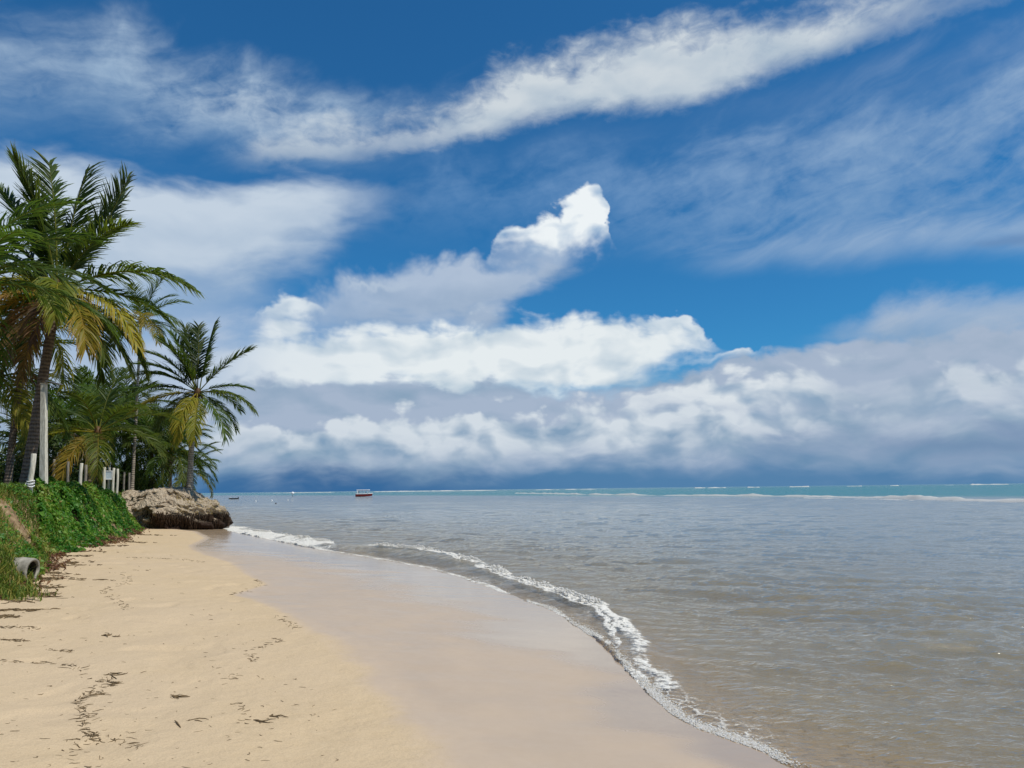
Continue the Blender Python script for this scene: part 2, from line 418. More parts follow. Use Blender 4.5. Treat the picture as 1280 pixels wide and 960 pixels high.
    col = layer(col, [(860, 446, 452, .6), (912, 424, 446, .95), (935, 424, 444, .95), (960, 432, 440, .3), (990, 436, 440, 0)], NB, NB, 18, 14, 6, 18, (228, 232, 239), (176, 190, 214), 0.9, relB, 1.2, 0.15)
    col = layer(col, [(560, 540, 560, 0), (680, 500, 556, .55), (800, 470, 552, .85), (900, 448, 548, .9), (1010, 442, 536, .75), (1080, 446, 528, .35), (1160, 436, 530, .5), (1300, 424, 530, .55), (1500, 420, 520, .6)],
                NB * 0.7 + NS * 0.6, NS, 60, 60, 26, 70, (224, 228, 235), (148, 166, 196), 0.95, relB * 0.8 + relS, 1.9, 0.05)
    col = layer(col, [(-200, 524, 600, .8), (280, 516, 600, .8), (400, 508, 598, .9), (520, 502, 600, .95), (640, 502, 600, .95), (760, 502, 596, .95), (860, 500, 586, .9), (940, 494, 572, .8), (1020, 498, 566, .6), (1120, 500, 562, .35), (1280, 484, 562, .45), (1500, 480, 560, .5)],
                NB * 0.8 + NS * 0.5, NS, 44, 34, 16, 64, (213, 219, 229), (134, 155, 187), 1.0, relB * 0.8 + relS * 0.8, 1.8, 0.08)
    col = layer(col, [(780, 562, 566, .5), (850, 530, 574, .8), (900, 520, 576, .85), (980, 518, 570, .8), (1040, 532, 562, .5), (1090, 548, 554, .2)],
                NB, NS, 44, 24, 12, 46, (202, 209, 222), (140, 160, 190), 1.0, relB * 0.7 + relS * 0.5, 1.5, 0.08)
    col = layer(col, [(860, 556, 580, .0), (960, 536, 584, .55), (1060, 528, 582, .55), (1160, 520, 588, .75), (1290, 515, 588, .8), (1500, 510, 580, .8)],
                NS, NS, 34, 24, 34, 34, (124, 144, 180), (104, 130, 170), 0.6, relS, 0.8, 0.1)
    # rain haze and storm along the horizon
    col = layer(col, [(-200, 546, 700, 1), (250, 564, 700, 1), (340, 570, 700, 1), (460, 570, 700, 1), (600, 568, 700, 1), (720, 552, 700, 1), (860, 546, 700, .97), (1000, 544, 700, .95), (1280, 552, 700, .95), (1500, 570, 700, .9)],
                NS, NS, 30, 10, 46, 10, (112, 141, 180), (86, 124, 170), 2.2, relS, 0.6, 0.0)
    col = layer(col, [(120, 590, 640, .8), (280, 586, 640, .9), (380, 574, 640, 1), (460, 576, 640, .95), (560, 580, 640, .75), (660, 588, 640, .3), (760, 594, 640, .0)],
                NS, NS, 24, 10, 34, 10, (76, 106, 150), (60, 102, 156), 2.0, None, 0, 0.1, NC2, 0.6)
    col = layer(col, [(760, 592, 604, .0), (860, 584, 600, .3), (960, 588, 600, .25), (1060, 582, 598, .45), (1180, 574, 592, .3), (1290, 580, 594, .45), (1500, 578, 594, .5)],
                NS, NS, 24, 14, 14, 18, (150, 168, 198), (120, 146, 184), 1.0, relS, 0.8, 0.1)
    g.setin(bg.inputs[0], col)
    w.cycles.sampling_method = 'MANUAL'; w.cycles.sample_map_resolution = 512
SKY_TINT = (0.18, 0.67, 1.0)
build_world()

S.view_settings.view_transform = 'Standard'; S.view_settings.look = 'None'
S.view_settings.exposure = 0; S.view_settings.gamma = 1; S.view_settings.use_curve_mapping = False
S.cycles.max_bounces = 8; S.cycles.transparent_max_bounces = 16; S.cycles.use_denoising = True
S.cycles.caustics_reflective = False; S.cycles.caustics_refractive = False
S.cycles.sample_clamp_indirect = 4

# ------------------------------------------------------------------ materials
def m_sand():
    m, g, out = new_mat('sand')
    p = pos(g); px_, py_, pz_ = g.sep(p); wet = g.attr('wet'); bank = g.attr('bank'); sea = g.attr('under')
    n1 = g.noise(p, 1.3, 5, 0.55); n2 = g.noise(p, 9, 6, 0.6); n3 = g.noise(p, 90, 4, 0.6); n4 = g.noise(p, 0.35, 3, 0.5)
    wn = wet + (n1 - 0.5) * 0.30 + (n2 - 0.5) * 0.10
    wf = g.smooth(wn, 0.38, 0.60)
    sheen = g.smooth(wn, 0.62, 0.95)
    dry = g.mix(n2, (0.505, 0.375, 0.222), (0.585, 0.447, 0.282))
    dry = g.mix(g.smooth(n4 + (n1 - 0.5) * 0.4, 0.35, 0.7), dry, (0.545, 0.415, 0.265))
    dry = g.mul(dry, g.ramp(n3, [(0.25, (0.80, 0.80, 0.80)), (0.5, (1, 1, 1)), (0.8, (1.08, 1.08, 1.08))]))
    speck = g.smooth(g.noise(p, 160, 2, 0.5), 0.70, 0.76)
    dry = g.mix(speck * 0.5, dry, (0.22, 0.16, 0.10))
    wetc = g.mix(n2, (0.475, 0.358, 0.242), (0.54, 0.412, 0.285))
    c = g.mix(wf, dry, g.mix(sheen, wetc, g.mul(wetc, (0.86, 0.83, 0.79))))
    soil = g.ramp(g.noise(p, 5, 6, 0.65), [(0.3, (0.09, 0.055, 0.03)), (0.5, (0.24, 0.16, 0.085)), (0.7, (0.40, 0.30, 0.17))])
    c = g.mix(g.smooth(bank + (n2 - 0.5) * 0.7, 0.35, 0.65), c, soil)
    seab = g.mix(g.noise(g.vec(*g.sep(p)), 0.9, 4, 0.55), (0.30, 0.235, 0.14), (0.46, 0.36, 0.23))
    c = g.mix(g.smooth(sea, 0.0, 0.35), c, seab)
    dry_k = 1.0 - wf
    h = n1 * 1.0 + n2 * 0.35 + g.noise(p, 28, 4, 0.55) * 0.14 + n3 * 0.05
    rough = dry_k * 0.45 + 0.50 - sheen * 0.36 + (g.noise(g.vec(px_ * 0.8, py_ * 3.0, 0.0), 1.0, 4, 0.55) - 0.5) * 0.25
    rough = g.m('MAXIMUM', rough, 0.1)
    bn = g.node('ShaderNodeBump'); bn.inputs['Distance'].default_value = 0.07
    g.setin(bn.inputs['Strength'], dry_k * 0.62 + 0.05); g.setin(bn.inputs['Height'], h)
    pr = princ(g, out, c, rough, X(g, bn.outputs[0]), 0.5)
    g.setin(pr.inputs['Specular IOR Level'], wf * 0.35 + 0.15)
    return m
def m_water():
    m, g, out = new_mat('sea_water')
    p = pos(g); dep = g.attr('depth'); foam = g.attr('foam'); far = g.attr('far')
    px, py, pz = g.sep(p)
    q = g.vec(px, py * 1.0, 0.0)
    b1 = g.noise(q, 2.2, 5, 0.62, 0.6); b2 = g.noise(g.vec(px * 0.8, py * 1.5, 0.0), 8.0, 4, 0.6, 0.5); b3 = g.noise(g.vec(px * 0.5, py), 0.5, 5, 0.6, 0.4)
    h = b1 * 0.16 + b2 * 0.15 + b3 * (far * 1.6) + g.noise(g.vec(px * 0.06, py * 0.16), 1.0, 5, 0.62, 0.4) * (g.smooth(dep, 0.7, 1.6) * 6.0)
    nrm = g.bump(h, 0.65, 0.36)
    fr = g.node('ShaderNodeFresnel'); fr.inputs[0].default_value = 1.33; g.setin(fr.inputs[1], nrm)
    gl = g.node('ShaderNodeBsdfGlossy'); gl.inputs['Color'].default_value = (1, 1, 1, 1); gl.inputs['Roughness'].default_value = 0.05; g.setin(gl.inputs['Normal'], nrm)
    tr = g.node('ShaderNodeBsdfTransparent'); g.setin(tr.inputs[0], (0.90, 0.90, 0.84))
    # suspended sand near the beach, clear turquoise over the deeper reef
    patch = g.noise(g.vec(px * 0.10, py * 0.05), 1.0, 4, 0.55)
    body_n = g.mix(patch, (0.285, 0.265, 0.195), (0.35, 0.33, 0.255))
    body_f = g.mix(g.noise(g.vec(px * 0.004, py * 0.012), 1.0, 4, 0.5), (0.02, 0.165, 0.18), (0.06, 0.24, 0.23))
    body_m = g.mix(patch, (0.245, 0.285, 0.29), (0.32, 0.35, 0.34))
    body = g.mix(g.smooth(dep + (patch - 0.5) * 0.25, 0.16, 0.55), body_n, body_m)
    body = g.mix(g.smooth(dep, 0.8, 1.7), body, body_f)
    df = g.node('ShaderNodeBsdfDiffuse'); g.setin(df.inputs[0], body)
    op = 1.0 - g.m('POWER', 2.718, dep * -2.3)
    m1 = g.node('ShaderNodeMixShader'); g.setin(m1.inputs[0], op); g.L.new(tr.outputs[0], m1.inputs[1]); g.L.new(df.outputs[0], m1.inputs[2])
    m2 = g.node('ShaderNodeMixShader'); g.L.new(fr.outputs[0], m2.inputs[0]); g.L.new(m1.outputs[0], m2.inputs[1]); g.L.new(gl.outputs[0], m2.inputs[2])
    fn = g.noise(p, 14, 6, 0.65, 0.8); fv = g.voronoi(p, 9, 2, 0.6)
    ff = g.smooth(foam + ((fn - 0.5) * 1.1 + (fv - 0.4) * 0.5) * g.m('MULTIPLY', foam, 2.5, clamp=True), 0.36, 0.66)
    lace = g.attr('lace')
    cell = g.voronoi(g.vec(px + fn * 0.10, py + fv * 0.08, 0.0), 6.0, 1.0, 0.5, 'DISTANCE_TO_EDGE')
    ff = g.m('MAXIMUM', ff, g.smooth(cell, 0.07, 0.015) * g.smooth(lace + (fn - 0.5) * g.m('MULTIPLY', lace, 3.0, clamp=True), 0.35, 0.8) * 0.75)
    fd = g.node('ShaderNodeBsdfDiffuse'); g.setin(fd.inputs[0], g.mix(fn, (0.70, 0.66, 0.56), (0.86, 0.84, 0.79)))
    g.setin(fd.inputs['Normal'], g.bump(fn + fv * 0.6, 0.9, 0.05))
    m3 = g.node('ShaderNodeMixShader'); g.setin(m3.inputs[0], ff); g.L.new(m2.outputs[0], m3.inputs[1]); g.L.new(fd.outputs[0], m3.inputs[2])
    g.L.new(m3.outputs[0], out.inputs[0])
    return m
def m_leaf(name, stops, trans=0.35, rough=0.45, var=0.35):
    """leaf surface: colour from the 'tone' attribute (0 fresh .. 1 dead), light passes through"""
    m, g, out = new_mat(name)
    tone = g.attr('tone'); oi = g.node('ShaderNodeObjectInfo')
    rnd = X(g, oi.outputs['Random'])
    n = g.noise(objco(g), 1.7, 3, 0.5)
    c = g.ramp(g.m('ADD', tone, (n - 0.5) * 0.16, clamp=True), stops)
    hs = g.node('ShaderNodeHueSaturation'); g.setin(hs.inputs['Color'], c)
    g.setin(hs.inputs['Value'], (rnd - 0.5) * var + 1.0); g.setin(hs.inputs['Hue'], (rnd - 0.5) * 0.03 + 0.5)
    c = X(g, hs.outputs[0])
    pr = princ(g, None, c, rough, None, 0.25)
    tl = g.node('ShaderNodeBsdfTranslucent'); g.setin(tl.inputs[0], g.mul(c, (1.5, 1.5, 0.8)))
    mx = g.node('ShaderNodeMixShader'); mx.inputs[0].default_value = trans
    g.L.new(pr.outputs[0], mx.inputs[1]); g.L.new(tl.outputs[0], mx.inputs[2]); g.L.new(mx.outputs[0], out.inputs[0])
    return m
def m_bark(name, c0, c1, rings=True):
    m, g, out = new_mat(name); o = objco(g)
    x, y, z = g.sep(o)
    n = g.noise(o, 7, 6, 0.65)
    wv = g.m('SINE', (z + (n - 0.5) * 0.10) * (2 * pi / 0.13)) if rings else n
    st = g.noise(g.vec(x * 9, y * 9, z * 0.9), 3, 4, 0.6)
    f = g.m('ADD', n * 0.6 + st * 0.4, wv * 0.10 if rings else 0.0, clamp=True)
    c = g.ramp(f, [(0.3, c0), (0.62, c1)])
    princ(g, out, c, 0.9, g.bump(wv * 0.35 + n + st * 0.5, 0.7, 0.03), 0.2)
    return m
def m_plain(name, c0, c1, scale=8, rough=0.8, bump=0.4, dist=0.01, spec=0.3, stretch=(1, 1, 1), metal=0.0):
    m, g, out = new_mat(name); o = objco(g); x, y, z = g.sep(o)
    n = g.noise(g.vec(x * stretch[0], y * stretch[1], z * stretch[2]), scale, 6, 0.62)
    c = g.ramp(n, [(0.32, c0), (0.66, c1)])
    princ(g, out, c, rough, g.bump(n, bump, dist), spec, metal)
    return m
M = {}
M['sand'] = m_sand(); M['water'] = m_water()
PALM = [(0.0, (0.046, 0.086, 0.017)), (0.3, (0.115, 0.16, 0.024)), (0.55, (0.27, 0.25, 0.03)), (0.75, (0.40, 0.27, 0.035)), (0.88, (0.26, 0.15, 0.05)), (1.0, (0.13, 0.085, 0.045))]
M['palm'] = m_leaf('palm_leaf', PALM, 0.45, 0.5)
M['vine'] = m_leaf('vine_leaf', [(0.0, (0.035, 0.115, 0.012)), (0.4, (0.095, 0.215, 0.024)), (0.7, (0.20, 0.30, 0.04)), (1.0, (0.24, 0.19, 0.06))], 0.30, 0.45, 0.0)
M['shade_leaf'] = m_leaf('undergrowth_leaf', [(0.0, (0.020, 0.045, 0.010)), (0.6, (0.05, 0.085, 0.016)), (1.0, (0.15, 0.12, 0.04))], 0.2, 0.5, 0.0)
M['grass'] = m_leaf('grass_blade', [(0.0, (0.055, 0.12, 0.016)), (0.45, (0.16, 0.20, 0.03)), (0.75, (0.36, 0.28, 0.075)), (1.0, (0.30, 0.19, 0.08))], 0.25, 0.6, 0.0)
M['bark_dark'] = m_bark('palm_bark_dark', (0.065, 0.048, 0.036), (0.23, 0.18, 0.135))
M['bark_pale'] = m_bark('palm_bark_pale', (0.16, 0.135, 0.105), (0.40, 0.35, 0.28))
M['soil'] = None
M['root'] = m_plain('root_fibre', (0.012, 0.008, 0.006), (0.10, 0.065, 0.042), 12, 0.95, 0.6, 0.02, 0.1)
M['white_wood'] = m_plain('whitewashed_wood', (0.36, 0.34, 0.27), (0.72, 0.69, 0.58), 9, 0.85, 0.5, 0.01, 0.2, (3, 3, 0.5))
M['grey_wood'] = m_plain('grey_wood', (0.12, 0.105, 0.085), (0.30, 0.27, 0.22), 9, 0.9, 0.5, 0.01, 0.2, (3, 3, 0.5))
M['concrete'] = m_plain('weathered_concrete', (0.12, 0.11, 0.085), (0.42, 0.39, 0.32), 5, 0.9, 0.6, 0.012, 0.2)
M['pipe_dark'] = m_plain('shaded_bore_concrete', (0.012, 0.011, 0.009), (0.05, 0.045, 0.036), 9, 0.9, 0.5, 0.012, 0.2)  # shade inside the pipe painted in as a near-black colour
M['weed'] = m_plain('seaweed', (0.055, 0.037, 0.018), (0.22, 0.15, 0.075), 14, 0.85, 0.3, 0.004, 0.2)
M['lamp_metal'] = m_plain('lamp_metal', (0.07, 0.075, 0.08), (0.14, 0.15, 0.16), 9, 0.45, 0.1, 0.002, 0.5)
M['board'] = m_plain('pale_blue_paint', (0.42, 0.53, 0.60), (0.66, 0.74, 0.79), 6, 0.6, 0.2, 0.005, 0.4)
M['hull_red'] = m_plain('red_hull_paint', (0.30, 0.015, 0.012), (0.46, 0.03, 0.02), 2, 0.35, 0.1, 0.01, 0.5)
M['boat_white'] = m_plain('white_boat_paint', (0.70, 0.71, 0.70), (0.84, 0.84, 0.82), 2, 0.4, 0.1, 0.01, 0.5)
M['boat_dark'] = m_plain('dark_boat_paint', (0.03, 0.03, 0.035), (0.09, 0.09, 0.09), 2, 0.5, 0.1, 0.01, 0.5)
M['straw'] = m_leaf('straw', [(0.0, (0.50, 0.38, 0.17)), (0.6, (0.36, 0.30, 0.09)), (1.0, (0.20, 0.15, 0.07))], 0.2, 0.7, 0.0)
M['litter'] = m_leaf('dead_leaf', [(0.0, (0.30, 0.19, 0.09)), (0.5, (0.15, 0.07, 0.035)), (1.0, (0.07, 0.04, 0.025))], 0.15, 0.7, 0.0)
def m_soil():
    m, g, out = new_mat('eroded_soil'); p = objco(g); x, y, z = g.sep(p)
    n = g.noise(p, 2.6, 7, 0.66, 0.6); v = g.voronoi(p, 5.5, 3, 0.6)
    c = g.ramp(n + (v - 0.4) * 0.35, [(0.26, (0.10, 0.065, 0.045)), (0.38, (0.27, 0.195, 0.135)), (0.52, (0.42, 0.325, 0.225)), (0.75, (0.55, 0.45, 0.325))])
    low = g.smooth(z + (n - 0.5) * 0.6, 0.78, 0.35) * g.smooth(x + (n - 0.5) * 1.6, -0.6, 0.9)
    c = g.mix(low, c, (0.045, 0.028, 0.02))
    princ(g, out, c, 0.95, g.bump(n + v * 0.5, 1.0, 0.22), 0.1)
    return m
M['soil'] = m_soil()
def m_foam():
    m, g, out = new_mat('sea_foam'); p = pos(g); n = g.noise(p, 24, 4, 0.6)
    tone = g.attr('tone')
    c = g.mix(tone, g.mix(n, (0.72, 0.69, 0.62), (0.88, 0.87, 0.84)), (0.55, 0.44, 0.28))
    pr = princ(g, None, c, 0.45, g.bump(n, 0.6, 0.02), 0.4)
    tl = g.node('ShaderNodeBsdfTranslucent'); g.setin(tl.inputs[0], c)
    mx = g.node('ShaderNodeMixShader'); mx.inputs[0].default_value = 0.35
    g.L.new(pr.outputs[0], mx.inputs[1]); g.L.new(tl.outputs[0], mx.inputs[2]); g.L.new(mx.outputs[0], out.inputs[0])
    return m
M['foam'] = m_foam()

# ------------------------------------------------------------------ ground and sea
def grid_faces(nr, nc, keep=None):
    i = np.arange(nr - 1)[:, None] * nc + np.arange(nc - 1)[None, :]
    f = np.stack([i, i + 1, i + nc + 1, i + nc], -1).reshape(-1, 4)
    if keep is not None: f = f[keep[f].any(1)]
    return f
def compact(v, f, attrs):
    used = np.zeros(len(v), bool); used[f.ravel()] = True
    idx = np.cumsum(used) - 1
    return v[used], idx[f], {k: a[used] for k, a in attrs.items()}
def fan_grid(rows, un, inner, outer):
    u = np.concatenate([-np.geomspace(outer, inner, 60)[:-1], np.linspace(-inner, inner, un), np.geomspace(inner, outer, 60)[1:]])
    Y = np.repeat(rows[:, None], len(u), 1)
    Xc = u[None, :] * np.sqrt(Y * Y + 9)
    return Xc, Y, len(rows), len(u)

WET_PX = [(560, 1010), (505, 955), (465, 900), (432, 848), (398, 803), (372, 786), (345, 769), (326, 757), (286, 743), (300, 738), (327, 730), (300, 716), (284, 704), (246, 692), (232, 683), (255, 672), (240, 664), (205, 661)]
WETLINE = [(0.6, -30), (0.3, 0)] + [tuple(on_ground(px, py)[:2]) for px, py in WET_PX] + [(-24, 50), (-40, 70)]

def build_ground():
    rows = np.concatenate([np.linspace(-40, 2.6, 20), np.geomspace(2.8, 60, 620), np.geomspace(60.6, 12000, 160)])
    x, y, nr, nc = fan_grid(rows, 640, 0.80, 3.0)
    x = x.ravel(); y = y.ravel()
    h, d, e = terrain(x, y)
    w, s, a = poly_dist(x, y, WETLINE)
    w = -w * s                                   # positive to seaward
    soft = np.interp(y, [4, 9, 13, 40], [0.75, 0.55, 0.22, 0.35])
    wet = np.clip(0.5 + w / (2 * soft), 0, 1)
    sh = sstep(d + fbm(x * 0.25, y * 1.2, 3, 19) * 2.0, np.interp(y, [5, 9, 14, 25], [0.7, 1.3, 3.2, 5.5]), 0.0)                      # freshly washed: nearly a mirror
    wet = wet * 0.72 + 0.28 * sh * (wet > 0.5)
    bank = sstep(e, -0.35, 0.35)
    under = np.clip(-h / 0.25, 0, 1)
    v = np.stack([x, y, h], 1)
    o = mesh_obj('ground', v, grid_faces(nr, nc), M['sand'], attrs={'wet': wet, 'bank': bank, 'under': under})
    tag(o, 'pale tan sandy beach sloping into the sea', 'beach', kind='structure')
build_ground()

_cl = sum(sqrt((CREST[i + 1][0] - CREST[i][0]) ** 2 + (CREST[i + 1][1] - CREST[i][1]) ** 2) for i in range(len(CREST) - 1))
WAVES = []
_r = random.Random(3)
for i in range(64):
    lam = 0.16 * (4.2 / 0.16) ** (i / 63)
    th = R(-105) + _r.gauss(0, 0.55)
    WAVES.append((lam, cos(th), sin(th), 0.0088 * lam * (0.6 + 0.8 * _r.random()) * (1.0 if lam < 0.6 else max(0.28, 0.6 / lam)), _r.random() * 6.28))
def sea_fields(x, y, rs):
    """surface height, depth, foam and the distances to the swash edge (en) and the breaker's crest (c) at plan points"""
    h, d, e = terrain(x, y)
    z = np.zeros(len(x)); sea = -d
    damp = sstep(sea, 0.2, 5.0) * 0.85 + 0.15
    wx = fbm(x * 0.25, y * 0.25, 3, 71) * 2.0; wy = fbm(x * 0.25 + 40, y * 0.25, 3, 72) * 2.0
    gust = 0.70 + 0.9 * (fbm(x * 0.10, y * 0.05, 3, 77) + 0.25)
    for lam, cx, cy, a, ph in WAVES:
        k = 2 * pi / lam
        ok = sstep(lam / np.maximum(rs, 0.012), 3.0, 6.0)
        s = np.sin(k * ((x + wx) * cx + (y + wy) * cy) + ph)
        z += ok * a * (s + 0.35 * s * s)
    z *= damp * gust
    # longer swell, its crests parallel to the beach
    sw = np.sin(sea * 2 * pi / 5.5 + fbm(x * 0.12, y * 0.12, 2, 73) * 5)
    z += 0.030 * sstep(sea, 1.5, 6) * sstep(sea, 60, 20) * np.where(sw > 0, sw ** 2, 0.25 * sw)
    # the small breaker
    c, s, arc = poly_dist(x, y, CREST); c = c * s          # + inland
    c = c + fbm(x * 1.1, y * 1.1, 3, 75) * 0.45
    t = arc / CREST_LEN
    along = np.interp(t, [0, 0.12, 0.3, 0.55, 0.75, 0.9, 1.0], [0.03, 0.07, 0.17, 0.20, 0.13, 0.08, 0.04])
    lump = 0.75 + 0.6 * (fbm(arc * 0.9, arc * 0 + 3, 3, 76) + 0.2)
    z += along * lump * np.where(c < 0, np.exp(-(c / 0.75) ** 2), np.exp(-(c / 0.20) ** 2))
    # thin sheet running up the sand; past its edge the surface dips under the sand
    en = d + fbm(x * 1.3, y * 1.3, 4, 81) * 0.22 + fbm(x * 7, y * 7, 2, 82) * 0.03
    film = h + np.clip(-en * 0.12, -0.03, 0.022)
    k = sstep(-en, 0.0, 1.6)
    z = np.maximum(film, z - 0.035 * (1 - k))
    z = np.where(en > 0.02, h - 0.03, z)
    dep = np.maximum(z - h, 0)
    # foam: along the swash edge, on the face of the breaker, scraps behind
    edge = np.exp(-((en + 0.05) / 0.065) ** 2) * np.clip(0.55 + 1.5 * fbm(x * 1.1, y * 1.1, 4, 83), 0.05, 1.0)
    wash = sstep(en, -1.3, -0.1) * sstep(-en, 0, 0.05) * (0.12 + 0.55 * fbm(x * 1.6, y * 0.9, 4, 84)) * sstep(y, 4, 11)
    face = np.where(c > -0.10, np.exp(-((c - 0.08) / np.interp(t, [0.5, 0.8, 1.0], [0.34, 0.20, 0.14])) ** 2), np.exp(-((c + 0.10) / 0.10) ** 2))
    face = face * np.interp(t, [0, 0.05, 0.5, 0.75, 0.92, 1.0], [0.5, 0.8, 0.92, 0.78, 0.55, 0.35]) * np.clip(0.68 + 1.7 * fbm(arc * 0.7, arc * 0 + 9, 3, 85), 0, 1.2)
    streak = sstep(fbm(x * 0.5 + 3, y * 1.6, 4, 86), 0.2, 0.4) * 0.15 * sstep(sea, 3, 0.5)
    leftwash = 0.75 * sstep(y, 22, 30) * sstep(en, -2.6, -0.2) * sstep(-en, 0, 0.1) * (0.55 + fbm(x * 1.3, y * 1.3, 4, 87))
    foam = np.clip(np.maximum.reduce([edge, wash, face * 1.05, leftwash]), 0, 1)
    foam = np.where(y > 50, 0, foam)
    return z, dep, foam, en, c, t, face, edge
CREST_LEN = _cl
def build_sea():
    rows = np.concatenate([np.linspace(-40, 2.6, 16), np.geomspace(2.8, 70, 800), np.geomspace(70.4, 420, 300), np.geomspace(426, 22000, 200)])
    x, y, nr, nc = fan_grid(rows, 900, 0.78, 3.0)
    rs = np.gradient(np.repeat(rows[:, None], nc, 1), axis=0).ravel()
    x = x.ravel(); y = y.ravel()
    z, dep, foam, en, c, t, face, edge = sea_fields(x, y, rs)
    f = grid_faces(nr, nc, en < 0.30)
    v, f, at = compact(np.stack([x, y, z], 1), f, {'depth': dep, 'foam': foam, 'far': sstep(y, 25, 120), 'lace': sstep(en, -1.0, -0.08) * sstep(-en, 0.0, 0.05) * np.clip(0.55 + 1.4 * fbm(x * 0.7, y * 0.7, 3, 89), 0, 1) * sstep(y, 40, 20)})
    o = mesh_obj('sea', v, f, M['water'], attrs=at)
    tag(o, 'shallow rippled sea, brownish by the sand and turquoise far out', 'sea', kind='structure')
build_sea()

# foam lumps: one object, nobody could count them
def ico():
    import bmesh
    bm = bmesh.new(); bmesh.ops.create_icosphere(bm, subdivisions=2, radius=1)
    v = np.array([p.co[:] for p in bm.verts]); f = np.array([[q.index for q in t.verts] for t in bm.faces]); bm.free()
    return v, f
ICO_V, ICO_F = ico()
def lumps(cen, rad, squash=0.6, tone=None):
    n = len(cen)
    jit = 1 + 0.25 * rng.standard_normal((n, len(ICO_V), 1)).clip(-1, 1) * 0.7
    sc = np.stack([rng.uniform(0.8, 1.5, n), rng.uniform(0.8, 1.5, n), rng.uniform(0.7, 1.1, n) * squash], 1)
    v = cen[:, None, :] + ICO_V[None] * jit * rad[:, None, None] * sc[:, None, :]
    f = ICO_F[None] + (np.arange(n) * len(ICO_V))[:, None, None]
    tn = np.repeat(tone if tone is not None else np.zeros(n), len(ICO_V))
    return v.reshape(-1, 3), f.reshape(-1, 3), tn
def build_foam():
    V, F, T = [], [], []; n0 = 0
    # candidates in a band along the shore and along the breaker
    def put(xy, rad, zoff, tone=None, squash=0.6):
        nonlocal n0
        z = sea_fields(xy[:, 0], xy[:, 1], np.full(len(xy), 0.03))[0]
        cen = np.column_stack([xy, z + zoff])
        v, f, tn = lumps(cen, rad, squash, tone); V.append(v); F.append(f + n0); T.append(tn); n0 += len(v)
    pts = np.array(SHORE[4:-6]); seg = rng.integers(0, len(pts) - 1, 260000); tt = rng.random(260000)[:, None]
    xy = pts[seg] * (1 - tt) + pts[seg + 1] * tt
    xy = xy + rng.normal(0, 0.16, xy.shape)
    xy = xy[(xy[:, 1] > 3.5) & (xy[:, 1] < 30)]
    f = sea_fields(xy[:, 0], xy[:, 1], np.full(len(xy), 0.03)); en, ed = f[3], f[7]
    pr = ed * np.clip(0.25 + 2.2 * fbm(xy[:, 0] * 2.2, xy[:, 1] * 2.2, 3, 91), 0.02, 1)
    ok = (en < -0.005) & (en > -0.20) & (rng.random(len(en)) < pr)
    xy = xy[ok]; xy = xy[rng.permutation(len(xy))[:8000]]
    rad = rng.uniform(0.003, 0.010, len(xy)) * (0.8 + xy[:, 1] * 0.025)
    put(xy, rad, rad * 0.25, rng.random(len(xy)) ** 3 * 0.8)
    pts = np.array(CREST); seg = rng.integers(0, len(pts) - 1, 200000); tt = rng.random(200000)[:, None]
    xy = pts[seg] * (1 - tt) + pts[seg + 1] * tt + rng.normal(0, 0.3, (200000, 2))
    f = sea_fields(xy[:, 0], xy[:, 1], np.full(len(xy), 0.03)); fc = f[6]
    ok = rng.random(len(xy)) < np.clip(fc * 1.6 - 0.75, 0, 1) * np.clip(0.3 + 2 * fbm(xy[:, 0] * 1.4, xy[:, 1] * 1.4, 3, 92), 0.05, 1)
    xy = xy[ok]; xy = xy[rng.permutation(len(xy))[:12000]]
    rad = rng.uniform(0.007, 0.024, len(xy))
    put(xy, rad, rad * 0.4 + rng.random(len(xy)) ** 3 * 0.05, None, 0.75)
    o = mesh_obj('sea_foam', np.concatenate(V), np.concatenate(F), M['foam'], attrs={'tone': np.concatenate(T)})
    tag(o, 'white foam along the breaking wavelet and the edge of the wash', 'foam', kind='stuff')
build_foam()

